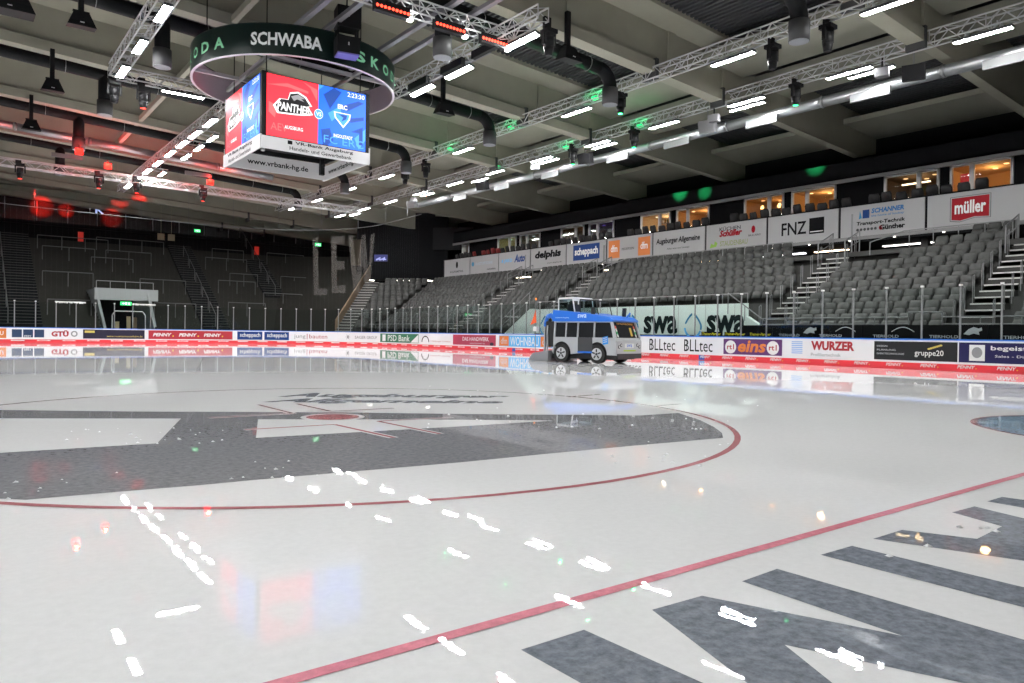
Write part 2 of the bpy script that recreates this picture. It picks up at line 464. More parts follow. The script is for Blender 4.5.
a = advert('orange advert at the far left end of the boards', -9.2, -7.45, ORA); bt(a, 'BAU', -8.2, -7.6, .5, .75, WHITE)
a = advert('white advert with three navy squares on the far boards', -7.25, -5.25, BOARDW)
for k in range(3): br(a, -7.15 + .62 * k, -6.6 + .62 * k, .36, .88, NAVY)
bt(a, 'FREY', -6.47, -6.07, .38, .5, WHITE)
a = advert('white advert with bold dark red letters and a grey round emblem', -5.15, -3.25, BOARDW)
bt(a, 'GTÜ', -4.95, -3.95, .42, .86, DRED, .05); disc(-3.62, .62, .2, .2, bmap, MIDG, a, 'emblem', .01); disc(-3.62, .62, .12, .12, bmap, BOARDW, a, 'emblem_centre', .012)
a = advert('long dark plum advert with a small gold box on the far boards', -3.1, .75, DPUR)
br(a, -3.0, -2.4, .7, .86, GOLD); bt(a, 'www.rosenaumautobahn.de', -1.65, .6, .42, .54, GOLD, 0.)
a = advert('long red advert with three white words on the far boards', 1.0, 6.9, DRED)
for k in range(3): bt(a, 'PENNY', 1.3 + 1.75 * k, 2.55 + 1.75 * k, .5, .74, WHITE, .04, .2); disc(2.65 + 1.75 * k, .53, .05, .05, bmap, YEL, a, 'dot', .012)
for k, (q0, q1) in enumerate(((7.25, 9.1), (9.25, 11.1))):
    a = advert(('first' if k == 0 else 'second') + ' blue block-letter advert right of the long red advert', q0, q1, ROYAL)
    bt(a, 'scheppach', q0 + .2, q1 - .15, .42, .84, WHITE, .012)
a = advert('white advert with a thin word split by a red bar in the far corner', 11.3, 15.3, BOARDW)
bt(a, 'jung', 11.5, 12.4, .40, .76, MIDG, 0); br(a, 12.5, 12.55, .4, .82, DRED); bt(a, 'bauten', 12.7, 14.2, .46, .78, DRED, 0)
a = advert('white advert with a grey snowflake and dark capitals in the far corner', 15.5, 19.7, BOARDW)
for k in range(6):
    d = R(60 * k); patch([(16.1 + .06 * math.sin(d), .62 - .03 * math.cos(d)), (16.1 + .3 * math.cos(d), .62 + .26 * math.sin(d)), (16.1 - .06 * math.sin(d), .62 + .03 * math.cos(d))], bmap, MIDG, a, 'snowflake_arm', .01)
bt(a, 'SAGER GROUP', 16.8, 19.5, .5, .72, MIDG, .01)
a = advert('green advert with white bank lettering on the far long boards', 20.0, 25.6, GREEN)
bt(a, 'PSD Bank', 21.2, 24.4, .40, .84, WHITE, .01); br(a, 20.35, 20.85, .38, .86, BOARDW); patch([(24.5, .33), (25.55, .33), (25.55, .88)], bmap, BOARDW, a, 'corner_flash', .01)
a = advert('white advert with a black arch emblem beside small red words', 25.8, 29.7, BOARDW)
mb = MB()
for k in range(12):
    t0, t1 = math.pi * k / 12, math.pi * (k + 1) / 12
    mb.add([bmap(26.5 + .5 * math.cos(t), .40 + .42 * math.sin(t), .01) for t in (t0, t1)] + [bmap(26.5 + .4 * math.cos(t), .40 + .35 * math.sin(t), .01) for t in (t1, t0)], [(0, 1, 2, 3)])
mb.obj('arch', INK, a); bt(a, 'Mühlberger Schultze', 27.2, 29.6, .42, .52, DRED, 0)
a = advert('crimson advert with white capitals left of the ice machine', 29.9, 34.5, MAG)
bt(a, 'DAS HANDWERK', 31.0, 33.8, .56, .80, WHITE, .01); bt(a, 'www.handwerk.de', 31.8, 33.4, .38, .48, LGREY, 0); disc(34.1, .40, .2, .1, bmap, DPUR, a, 'emblem')
a = advert('sky blue advert between two orange squares behind the ice machine', 34.8, 39.6, SKY)
br(a, 34.85, 35.75, .33, .90, ORA); br(a, 38.6, 39.5, .33, .9, ORA); bt(a, 'WOHNBAU', 35.9, 38.45, .36, .86, WHITE, .0); bt(a, 'dfm', 35.0, 35.6, .45, .8, LGREY, 0); bt(a, 'dfm', 38.75, 39.35, .45, .8, LGREY, 0)
a = advert('plain white advert hidden mostly behind the ice machine', 39.9, 46.0, BOARDW); bt(a, 'BLLtec', 44.6, 45.9, .38, .86, INK, 0)
for k, (q0, q1) in enumerate(((46.4, 47.9), (48.4, 49.9))):
    a = advert(('first' if k == 0 else 'second') + ' white advert with tall black letters right of the ice machine', q0 - .15, q1 + .2, BOARDW)
    bt(a, 'BLLtec', q0, q1, .36, .88, INK, .0)
    for j in range(2): br(a, q0 + .02 + .1 * j, q0 + .05 + .1 * j, .38, .88, INK)
a = advert('purple advert with an orange word between two white discs', 50.45, 53.15, PUR)
bt(a, 'eins', 51.15, 52.45, .40, .88, ORA, .03, .2)
for q in (50.8, 52.75):
    disc(q, .60, .27, .27, bmap, WHITE, a, 'disc', .010); bt(a, 'rt1', q - .17, q + .17, .5, .72, DRED, .02, off=.014)
a = advert('white advert with bold red word and pale blue stripes', 53.4, 56.5, BOARDW)
for k in range(7): br(a, 53.55, 54.0, .42 + .07 * k, .455 + .07 * k, PALEB)
bt(a, 'WURZER', 54.35, 56.0, .56, .90, KRED, .05); bt(a, 'Profiliertechnik', 54.35, 55.5, .34, .46, MIDG, 0)
a = advert('dark grey advert with a gold swirl at the right of the boards', 56.7, 59.36, mat('charcoal', (.018, .018, .02), .6, spec=.2))
for k, t in enumerate(('DESIGN', 'PLANUNG', 'EVENTTECHNOLOGIE')): bt(a, t, 56.8, 57.15 + .28 * k, .74 - .13 * k, .80 - .13 * k, LGREY, 0)
bt(a, 'gruppe20', 58.05, 58.95, .42, .66, WHITE, .01)
for k in range(7): disc(58.65 + .06 * k - .15, .70 + .02 * k, .05, .03, bmap, GOLD, a, 'swirl', .01)
a = advert('indigo advert with white emblem cut off by the right edge', 59.4, 64.2, INDIGO)
br(a, 59.7, 60.14, .36, .86, WHITE); disc(59.92, .62, .15, .17, bmap, MIDG, a, 'emblem', .012); bt(a, 'begeistert', 60.3, 61.7, .66, .84, WHITE, .02); bt(a, 'Sales - Digital', 60.42, 61.5, .46, .56, WHITE, 0)

# ================================================================== STANDS
C0 = (6.5, 47.5); R0, DP, RZ, Z0 = 10.5, .8, .49, 1.08      # first row radius from the corner centre, row depth, rise, first tread
NR = 9                                                       # seated rows
TAN = math.tan(R(22.5))
STAIRS = (8.45, 16.2, 32.4, 40.4)
YS = -8.0                                                    # near end of the long stand


def frame(kind):
    """(r, t) -> world xy: r away from the ice, t to the left seen from the ice"""
    if kind == 'side': return lambda r, t: (C0[0] + r, C0[1] + t)
    if kind == 'corner': return lambda r, t: (C0[0] + (r - t) * .70711, C0[1] + (r + t) * .70711)
    return lambda r, t: (C0[0] - t, C0[1] + r)


FS, FC, FE = frame('side'), frame('corner'), frame('end')


def tread(mb, fr, r0, r1, t0a, t1a, t0b, t1b, z0, z1):
    q = [fr(r0, t0a), fr(r1, t0b), fr(r1, t1b), fr(r0, t1a)]
    mb.hexa([(x, y, z0) for x, y in q] + [(x, y, z1) for x, y in q])


stand = thing('seating_stand', 'grey stepped concrete grandstand along the far side of the rink', 'grandstand', kind='structure')
for i in range(NR):
    mb = MB(); r0 = R0 - .45 + DP * i; r1 = r0 + DP; z = Z0 + RZ * i
    tread(mb, FS, r0, r1, YS - C0[1], r0 * TAN, YS - C0[1], r1 * TAN, z - RZ - .3, z)
    tread(mb, FC, r0, r1, -r0 * TAN, -2.32, -r1 * TAN, -2.32, z - RZ - .3, z)
    mb.obj('tier', STAND, stand)
# front wall with black banners ("tier band")
TB = mat('black_banner', (.006, .006, .007), .7, spec=.15)
MB().box(15.75, 15.95, YS, 16.6, 0, 1.50).obj('front_wall', DARK, stand)
MB().box(15.75, 15.95, 33.5, 51.2, 0, 1.30).obj('front_wall', DARK, stand)
xb = 15.745


def xmap(X):
    return lambda y, z, off: (X - off, y, z)


HX = xmap(15.745)
k = 0
for y0 in (3.2, 5.25, 7.3, 9.35, 11.4, 13.45, 15.0):
    pl = tag(MB().box(15.70, 15.745, y0 - 2.0 + .03, y0, 1.02, 1.50).obj('stand_banner', TB),
             'black banner with white lettering below the seats, ' + ['nearest the camera side', 'right of the stair foot', 'below the right stairway', 'left of the stair foot', 'between the stairways', 'near the left stairway', 'with a yellow strip at its foot'][k], 'banner', 'black banners under the seats')
    f = xmap(15.70)
    if k % 3 == 2 or k == 4:
        text('TIERHOLD', y0 - .35, y0 - 1.25, 1.06, 1.16, f, LGREY, pl, .02)
        # pale curved stroke of the emblem
        mb = MB(); pts = [(y0 - 1.0 - .085 * j, 1.28 + .16 * math.sin(math.pi * j / 9)) for j in range(10)]
        for (a0, b0), (a1, b1) in zip(pts, pts[1:]): mb.add([f(a0, b0, .012), f(a1, b1, .012), f(a1, b1 - .03, .012), f(a0, b0 - .03, .012)], [(0, 1, 2, 3)])
        mb.obj('emblem_stroke', WHITE, pl)
    elif k % 3 == 0:
        text('TIERHOLD', y0 - .2, y0 - 1.1, 1.06, 1.16, f, LGREY, pl, .02)
        patch([(y0 - 1.25, 1.2), (y0 - 1.4, 1.36), (y0 - 1.55, 1.43), (y0 - 1.7, 1.38), (y0 - 1.78, 1.42), (y0 - 1.8, 1.32), (y0 - 1.7, 1.28), (y0 - 1.72, 1.18), (y0 - 1.55, 1.22), (y0 - 1.42, 1.17)], f, LGREY, pl, 'horse_emblem', .012)
    else:
        text('TIERHOLD', y0 - .3, y0 - 1.3, 1.06, 1.17, f, LGREY, pl, .02)
    k += 1
for k, y0 in enumerate((18.5, 17.3, 16.1)):
    pl = tag(MB().box(15.58, 15.62, y0 - 1.08, y0, 1.04, 1.22).obj('yellow_banner', TB), ['leftmost', 'middle', 'rightmost'][k] + ' black strip with yellow italic words above the boards', 'banner', 'yellow-lettered strips')
    text('Trainer-Partner', y0 - .05, y0 - 1.03, 1.08, 1.19, xmap(15.58), mat('bright_yellow', (.85, .75, .02), .5), pl, .03, .2)
# bench wall with the pale blue-green panel
SWA = mat('pale_green_panel', (.66, .76, .72), .35)
MB().box(16.62, 16.78, 16.75, 31.2, 0, 2.42).obj('bench_wall', STAND, stand)
MB().box(15.15, 16.62, 16.6, 33.4, -.1, .35).obj('bench_floor', STAND, stand)
sw = tag(MB().box(16.56, 16.615, 16.85, 31.1, .85, 2.46).obj('sponsor_banner', SWA), 'long pale green panel with large dark letters behind the players bench', 'banner')
SWM = xmap(16.56); DKG = mat('dark_green_ink', (.008, .016, .017), .7, spec=.1)
for a0, a1 in ((22.75, 20.65), (18.98, 16.95)):
    text('swa', a0, a1, 1.12, 1.98, SWM, DKG, sw, .035, off=.012)
for cy in (19.75, 23.6, 30.2):   # drop-shaped emblem of arcs
    for k, (t0, t1, m_) in enumerate(((100, 170, TEAL), (-20, 75, TEAL), (190, 250, SKY), (275, 335, SKY))):
        mb = MB()
        for j in range(8):
            e = [R(t0 + (t1 - t0) * (j + d) / 8) for d in (0, 1)]
            pt = lambda t, r: SWM(cy - r * math.cos(t) * (1 if math.sin(t) < 0 else 1 - .45 * math.sin(t)), 1.5 + r * 1.15 * math.sin(t), .012)
            mb.add([pt(e[0], .52), pt(e[1], .52), pt(e[1], .42), pt(e[0], .42)], [(0, 1, 2, 3)])
        mb.obj('drop_arc', m_, sw)
for yy in [17.5 + 1.55 * j for j in range(9)]: MB().box(16.555, 16.559, yy, yy + .015, .86, 2.45).obj('panel_joint', MIDG, sw)
# sloping side wall of the stairs left of the panel
MB().extr([(31.2, .0), (31.2, 2.5), (31.6, 2.5), (34.2, .95), (34.2, 0)], lambda p, q, t: (t, p, q), 16.5, 16.75).obj('stair_cheek', SWA, stand)
MB().extr([(16.75, 0), (16.75, 1.9), (16.0, 1.45), (16.0, 0)], lambda p, q, t: (t, p, q), 16.3, 16.55).obj('stair_cheek', SWA, stand)
mb = MB(); mb.path([(16.4, 34.2, 1.9), (16.4, 31.4, 3.5)], .025); mb.path([(16.4, 34.2, 1.5), (16.4, 31.4, 3.1)], .02)
for j in range(4): mb.tube((16.4, 34.2 - .9 * j, 1.0 + .5 * j), (16.4, 34.2 - .9 * j, 1.9 + .515 * j), .02)
tag(mb.obj('stair_handrail', STEEL), 'slanting grey handrail on the stair wall left of the pale green panel', 'handrail')
mb = MB(); mb.path([(16.2, 17.6, 2.9), (16.2, 15.8, 1.7)], .025)
for j in range(3): mb.tube((16.2, 17.6 - .85 * j, 2.0 - .3 * j), (16.2, 17.6 - .85 * j, 2.9 - .58 * j), .02)
tag(mb.obj('stair_handrail', STEEL), 'slanting grey handrail at the right end of the pale green panel', 'handrail')

# stairways through the seats
NOSE = mat('step_nosing', (.50, .50, .48), .8)
for k, y in enumerate(STAIRS):
    st = tag(MB().box(16.0, 16.05, y - .55, y + .55, .3, .7).obj('stairway', STAND), ['wide stairway with pale step edges right of the nearest seat block', 'stairway with pale step edges beside the pale green panel', 'stairway between seat blocks behind the ice machine', 'narrow far stairway between the seat blocks near the corner'][k], 'stairs', 'stairways in the seating stand')
    for j in range(2 * NR):
        x = C0[0] + R0 - .45 + DP / 2 * j - .4; z = Z0 - RZ + RZ / 2 * (j + 1)
        MB().box(x, x + .45, y - .55, y + .55, z - .35, z + .012).obj('step', STAND, st)
        MB().box(x - .012, x + .05, y - .55, y + .55, z - .03, z + .022).obj('step_nosing', NOSE, st)
    for j in range(1, NR):
        for sd in (-1, 1):
            x = C0[0] + R0 - .45 + DP * j; z = Z0 + RZ * j
            mb = MB(); mb.path([(x - .02, y + .62 * sd, z - .25), (x - .02, y + .62 * sd, z + .78), (x + .12, y + .62 * sd, z + .84), (x + .12, y + .62 * sd, z)], .016)
            mb.obj('side_rail', STEEL, st)
# horizontal guard rail along the front of the seats
mb = MB()
for y0, y1, x, zt in ((YS + 3, 8.9, 16.05, 1.78), (10.0, 15.9, 16.05, 1.78)):
    mb.tube((x, y0, zt), (x, y1, zt), .025); mb.tube((x, y0, 1.54), (x, y1, 1.54), .02)
    n = int((y1 - y0) / 1.1)
    for j in range(n + 1): mb.tube((x, y0 + (y1 - y0) * j / n, 1.3), (x, y0 + (y1 - y0) * j / n, zt), .018)
mb.path([(16.05, 8.9, 1.78), (16.05, 8.9, 1.95), (16.05, 10.0, 1.95), (16.05, 10.0, 1.78)], .025)
tag(mb.obj('guard_rail', STEEL), 'low grey guard rail in front of the nearest seat rows', 'railing')
mb = MB(); mb.tube((15.9, 34.5, 1.65), (15.9, 51, 1.65), .022)
for j in range(16): mb.tube((15.9, 34.5 + 1.1 * j, 1.3), (15.9, 34.5 + 1.1 * j, 1.65), .016)
tag(mb.obj('guard_rail', STEEL), 'low guard rail in front of the far seat rows near the corner', 'railing')
mb = MB(); mb.tube((16.75, 17.0, 2.9), (16.75, 31.2, 2.9), .02)
for j in range(12): mb.tube((16.75, 17.0 + 1.29 * j, 2.42), (16.75, 17.0 + 1.29 * j, 2.9), .016)
tag(mb.obj('guard_rail', STEEL), 'thin rail on top of the pale green panel', 'railing')


# ---- seats: upholstered tip-up seats
def slab(w0, w1, zb, zt, yb, yt, th, crown=.02):
    """curved seat shell: width w0 at the bottom, w1 at the top; front faces -x"""
    mb = MB(); rows = []
    for zz, ww, xx in ((zb, w0, yb), (zb + (zt - zb) * .75, max(w0, w1), yb + (yt - yb) * .75), (zt, w1 * .86, yt)):
        rows.append([(xx + crown, -ww / 2, zz), (xx, 0, zz), (xx + crown, ww / 2, zz)])
    v = [p for r_ in rows for p in r_]; n = len(v); v += [(x + th, y, z) for x, y, z in v]; f = []
    for i in range(2):
        for j in range(2):
            a = 3 * i + j; f.append((a, a + 1, a + 4, a + 3)); f.append((n + a + 3, n + a + 4, n + a + 1, n + a))
    bd = [0, 1, 2, 5, 8, 7, 6, 3]
    for q in range(8): f.append((bd[(q + 1) % 8], bd[q], n + bd[q], n + bd[(q + 1) % 8]))
    mb.add(v, f); return mb


B_ME = slab(.50, .47, .42, .90, .16, .28, .06).mesh('backrest', SEAT, True)
P_ME = slab(.46, .43, .28, .62, -.05, .10, .07, .012).mesh('seat_pan', SEAT, True)
L_ME = MB().box(.12, .18, -.20, -.15, 0, .45).box(.12, .18, .15, .20, 0, .45).mesh('bracket', BLACK)
seat_spots = []


def seat_ok(i, y):
    for sy in STAIRS:
        if abs(y - sy) < .98: return False
    if i < 3 and 16.6 < y < 33.6: return False
    if i >= 5 and 16.2 < y < 16.2 + 1.0 + .55 * (i - 4): return False          # landing at the head of the stairs
    if i >= 6 and 14.6 - 1.3 * (i - 5) < y < 16.3: return False
    return True


P_SEAT = .56
for i in range(NR):
    r = R0 + DP * i; y1 = C0[1] + (r - .1) * TAN - .4
    blocks = [(YS, STAIRS[0]), (STAIRS[0], STAIRS[1]), (STAIRS[1], STAIRS[2]), (STAIRS[2], STAIRS[3]), (STAIRS[3], y1 + .8)]
    for bi, (a, b) in enumerate(blocks):
        n = int((b - a - 1.6 - .1) / P_SEAT) + 1; c = (a + b) / 2; idx = 0
        for j in range(n):
            y = c + (j - (n - 1) / 2) * P_SEAT
            if y > y1 or not seat_ok(i, y): continue
            idx = idx + 1 if bi else n - j
            seat_spots.append((C0[0] + r, y, Z0 + RZ * i, 0., i, bi, idx))
corner_spots = []
for i in range(NR):
    r = R0 + DP * i; t = -r * TAN + .45
    while t < -2.7:
        x, y = FC(r, t); corner_spots.append((x, y, Z0 + RZ * i, R(45))); t += P_SEAT
def pxx(q):
    d = Vector(q[:3]) - CAM; return 512 + FPX * d.dot(_rt) / d.dot(_fw)


vis = [q for q in seat_spots if pxx(q) < 1034]
vis.sort(key=lambda q: (q[0] - CAM.x) * .61 + (q[1] - CAM.y) * .79)
near, rest = vis[:300], vis[300:] + [q for q in seat_spots if 1034 <= pxx(q) < 1200]
BLK = ['right of the nearest stairway', 'left of the nearest stairway', 'above the pale green panel', 'in the block beyond the ice machine', 'in the far block']
for x, y, z, rz, i, bi, idx in near:
    s_ = thing('stadium_seat', 'grey tip-up seat, ' + ORD[i] + ' row up, ' + ORD[idx - 1] + (' from right, ' + BLK[bi] if bi else ' to the right of the nearest stairway'), 'seat', (x, y, z), rz, 'grey tip-up seats on the stand')
    link('backrest', B_ME, s_); link('seat_pan', P_ME, s_)
mb = MB()
tmpl = [(list(v.co for v in m_.vertices), [tuple(p.vertices) for p in m_.polygons]) for m_ in (B_ME, P_ME)]
for q in [(x, y, z, rz) for x, y, z, rz, *_ in rest] + corner_spots:
    M = Matrix.Translation(q[:3]) @ Matrix.Rotation(q[3], 4, 'Z')
    for v, f in tmpl: mb.add([M @ p for p in v], f)
o = mb.obj('distant_seats', SEAT, None, True, kind='stuff'); o['label'] = 'rows of grey tip-up seats farther back towards the corner'; o['category'] = 'seats'

# ---- end terrace for standing, with half steps, stairways and tunnel
terr = thing('standing_terrace', 'dark stepped standing terrace behind the far end boards', 'terrace', kind='structure')
NT = 30; DS, HS = .4, .245
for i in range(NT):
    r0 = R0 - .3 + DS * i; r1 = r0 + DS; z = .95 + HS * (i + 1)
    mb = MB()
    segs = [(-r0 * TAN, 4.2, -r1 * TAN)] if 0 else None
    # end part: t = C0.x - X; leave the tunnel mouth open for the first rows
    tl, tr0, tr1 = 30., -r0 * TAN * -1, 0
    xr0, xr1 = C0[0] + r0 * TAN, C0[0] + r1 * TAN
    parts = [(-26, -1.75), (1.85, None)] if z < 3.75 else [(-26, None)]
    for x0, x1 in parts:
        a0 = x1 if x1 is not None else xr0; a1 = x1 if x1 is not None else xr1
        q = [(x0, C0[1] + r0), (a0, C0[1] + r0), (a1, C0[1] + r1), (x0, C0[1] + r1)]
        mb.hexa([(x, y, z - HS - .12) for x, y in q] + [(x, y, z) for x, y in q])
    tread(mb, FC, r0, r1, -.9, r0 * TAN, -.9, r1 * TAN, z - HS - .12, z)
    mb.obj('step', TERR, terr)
# corner stairway between the terrace and the seats
cs = thing('corner_stairway', 'grey stairway in the far corner between standing terrace and seats', 'stairs')
for j in range(2 * NR + 2):
    r0 = R0 - .8 + .4 * j; z = Z0 - RZ + .245 * (j + 1)
    mb = MB(); tread(mb, FC, r0, r0 + .42, -2.3, -.98, -2.3, -.98, z - .4, z); mb.obj('step', STAND, cs)
    mb = MB(); tread(mb, FC, r0 - .01, r0 + .05, -2.3, -.98, -2.3, -.98, z - .02, z + .015); mb.obj('step_nosing', NOSE, cs)
WARMW = mat('brown_wall', (.20, .14, .09), .8)
mb = MB()
q = [FC(R0, -.95), FC(R0 + 8.5, -.95), FC(R0 + 8.5, -.85), FC(R0, -.85)]
mb.hexa([(q[0][0], q[0][1], .9), (q[1][0], q[1][1], 6.0), (q[2][0], q[2][1], 6.0), (q[3][0], q[3][1], .9), (q[0][0], q[0][1], 2.0), (q[1][0], q[1][1], 7.2), (q[2][0], q[2][1], 7.2), (q[3][0], q[3][1], 2.0)])
mb.obj('cheek_wall', WARMW, cs)
# stairways on the end terrace: dark flights with finer steps
for k, (x0, x1) in enumerate(((-9.2, -5.3), (5.2, 7.2), (11.6, 13.4))):
    st = thing('terrace_stairway', ['wide dark stairway at the far left of the standing terrace', 'stairway on the standing terrace right of the tunnel', 'short stairway on the right part of the standing terrace'][k], 'stairs', group='stairways on the standing terrace')
    for j in range(34 if k < 2 else 30):
        yy = C0[1] + R0 - .35 + .36 * j; z = 1.0 + .221 * (j + 1)
        if k == 2 and j < 13: continue
        MB().box(x0, x1, yy, yy + .36, z - .16, z + .06).obj('step', DARK, st); MB().box(x0, x1, yy - .012, yy + .035, z + .035, z + .075).obj('step_nosing', mat('dim_nosing', (.05, .05, .048), .9), st)
    xm = (x0 + x1) / 2
    mb = MB()
    for j in range(5): yy = C0[1] + R0 + 2.1 * j + (4.5 if k == 2 else 0); z = 1.25 + .614 * (2.1 * j + (4.5 if k == 2 else 0)); mb.path([(xm, yy, z), (xm, yy, z + 1.0), (xm, yy + 1.7, z + 2.05), (xm, yy + 1.7, z + 1.05)], .03)
    mb.obj('centre_rail', BARR, st)
# tunnel
CT = mat('tunnel_grey', (.23, .25, .25), .7)
tn = thing('tunnel_portal', 'grey tunnel mouth under the green exit sign in the standing terrace', 'tunnel')
MB().box(-2.1, 2.1, 58.3, 58.55, 3.1, 3.95).obj('lintel', CT, tn)
MB().hexa([(-1.35, 57.9, 0), (-1.15, 57.9, 0), (-1.15, 64, 0), (-1.35, 64, 0), (-2.1, 58.3, 3.9), (-1.95, 58.3, 3.9), (-1.95, 64, 3.9), (-2.1, 64, 3.9)]).obj('side_wall', CT, tn)
MB().hexa([(1.95, 57.9, 0), (2.15, 57.9, 0), (2.15, 64, 0), (1.95, 64, 0), (1.3, 58.3, 3.9), (1.5, 58.3, 3.9), (1.5, 64, 3.9), (1.3, 64, 3.9)]).obj('side_wall', CT, tn)
MB().box(-1.4, 1.6, 64, 64.2, 0, 4).obj('back_wall', DARK, tn)
MB().path([(-1.0, 58.1, 0), (-1.0, 58.1, 2.0), (-.8, 58.1, 2.3), (1.0, 58.1, 2.3), (1.2, 58.1, 2.0), (1.2, 58.1, 0)], .035).obj('gate_frame', ALU, tn)
for k, (x, h, c) in enumerate(((-.35, 1.55, 0), (.42, 1.95, 0), (.86, 1.9, 1))):
    b = MB().box(x - .13, x + .13, 60.0, 60.12, 0, h); 
    tag(b.obj('upright_board', mat('cream_board', (.50, .40, .24), .7) if c == 0 else WARMW), ['short cream board standing in the tunnel', 'tall cream board standing in the tunnel', 'brown board standing right in the tunnel'][k], 'board', 'boards in the tunnel')
EXG = emat('exit_green', (.05, 1, .25), 1.3); EXW = emat('exit_white', (.8, 1, .85), 1.6)


def exit_sign(x, y, z, w_, h, label):
    o = tag(MB().box(x - w_ / 2, x + w_ / 2, y, y + .06, z - h / 2, z + h / 2).obj('exit_sign', EXG), label, 'sign', 'green exit signs')
    f = lambda a, b, off: (a, y - off, b)
    rect(x - .06 * w_, x + .10 * w_, z - .36 * h, z + .36 * h, f, EXW, o, 'door_pictogram', .006)
    patch([(x - .36 * w_, z), (x - .2 * w_, z + .3 * h), (x - .2 * w_, z + .1 * h), (x - .1 * w_, z + .1 * h), (x - .1 * w_, z - .1 * h), (x - .2 * w_, z - .1 * h), (x - .2 * w_, z - .3 * h)], f, EXW, o, 'arrow', .006)
    disc(x + .28 * w_, z + .22 * h, .07 * w_, .12 * h, f, EXW, o, 'figure_head', .006, 8); patch([(x + .2 * w_, z - .36 * h), (x + .24 * w_, z + .1 * h), (x + .36 * w_, z + .08 * h), (x + .38 * w_, z - .36 * h)], f, EXW, o, 'figure', .006)


exit_sign(-.08, 58.25, 2.87, .72, .26, 'green exit sign over the tunnel mouth')
exit_sign(8.8, 73.7, 10.65, .55, .28, 'small green exit sign on the dark wall above the terrace')
tag(MB().tube((17.9, 66.03, 9.5), (17.9, 66.03, 12.6), .02).obj('sign_rod', STEEL), 'thin rod holding the exit sign behind the net letters', 'rod')
exit_sign(17.9, 66, 9.4, .6, .3, 'small green exit sign high behind the hanging net letters')
# crush barriers on the terrace
k = 0


def barrier(x0, x1, i, legs=None):
    global k
    yy = C0[1] + R0 - .3 + DS * i + .2; z = .95 + HS * (i + 1)
    n = max(1, round((x1 - x0) / 1.5)); mb = MB()
    mb.tube((x0, yy, z + 1.1), (x1, yy, z + 1.1), .035)
    for j in range(n + 1): x = x0 + (x1 - x0) * j / n; mb.tube((x, yy, z), (x, yy, z + 1.1), .03)
    o = mb.obj('crush_barrier', BARR); k += 1
    tag(o, 'grey tube crush barrier, ' + ORD[i] + ' terrace step, ' + ('left of the tunnel' if x1 < -1 else 'above the tunnel' if x0 < 2 else 'right of the tunnel' if x0 < 8 else 'far right' if x0 < 13 else 'at the net letters') + (', wide' if x1 - x0 > 3.5 else ', short') + (' inner one' if abs((x0 + x1) / 2) < 3 else ''), 'railing', 'crush barriers on the terrace')


for x0, x1, i in ((-4.9, -2.2, 3), (-4.9, -1.6, 12), (-4.6, -1.0, 21), (-4.8, .2, 25), (-1.4, 1.6, 18), (2.0, 5.0, 3), (1.6, 5.0, 11), (-.2, 3.2, 21), (-.6, 4.6, 26), (7.6, 10.6, 4), (7.7, 10.8, 12), (9.0, 11.4, 15), (7.6, 11.2, 21), (8.6, 11.4, 25), (13.5, 16.0, 15), (13.6, 17.2, 25), (11.0, 14.4, 8)):
    barrier(x0, x1, i)
mb = MB(); mb.path([(-1.9, 59.0, 3.95), (-1.9, 59, 4.5), (1.9, 59, 4.5), (1.9, 59, 3.95)], .03)
for x in (-1, 0, 1): mb.tube((x, 59, 3.95), (x, 59, 4.5), .025)
tag(mb.obj('tunnel_railing', STEEL), 'grey railing on top of the tunnel mouth', 'railing')

# ================================================================== HALL SHELL
def roofz(z, x): return z - .0565 * x


GZ = 11.75                     # underside of the girders at X = 0 (roof falls towards the far side)
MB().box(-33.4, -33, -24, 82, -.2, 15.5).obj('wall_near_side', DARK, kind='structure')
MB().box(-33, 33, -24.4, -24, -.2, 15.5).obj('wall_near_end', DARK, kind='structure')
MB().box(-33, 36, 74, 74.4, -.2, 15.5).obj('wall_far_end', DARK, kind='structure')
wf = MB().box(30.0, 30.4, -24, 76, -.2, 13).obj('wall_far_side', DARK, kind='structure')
# far-end facade: dark glazing bars
for k, x in enumerate([-8.6 + 2.25 * j for j in range(12)]):
    pass
fc = thing('end_facade', 'dark glazed facade with thin grey bars above the standing terrace', 'facade', kind='structure')
for j in range(13): MB().box(-9 + 2.3 * j, -8.94 + 2.3 * j, 73.7, 73.78, 10.2, 13.0).obj('glazing_bar', STEEL, fc)
for j in range(12): MB().box(-8.92 + 2.3 * j, -6.72 + 2.3 * j, 73.82, 73.86, 10.25, 12.9).obj('pane', mat('dark_glass', (.01, .01, .012), .25), fc)
MB().box(-26, 30, 73.3, 73.7, 9.9, 10.2).obj('sill', DARK, fc)
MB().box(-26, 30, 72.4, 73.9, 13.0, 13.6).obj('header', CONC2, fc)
f = lambda a, b, off: (a, 73.68 - off, b)
kl = thing('block_letter', 'small pale blue letter on the dark end facade', 'sign', (0, 73.68, 11.4))
text('K', .05, .80, 11.35, 12.1, f, emat('pale_blue_glow', (.5, .6, 1), .7), kl, .02)
MB().box(-26, 20, 70.4, 74, 8.05, 8.2).obj('terrace_top_deck', TERR, terr)
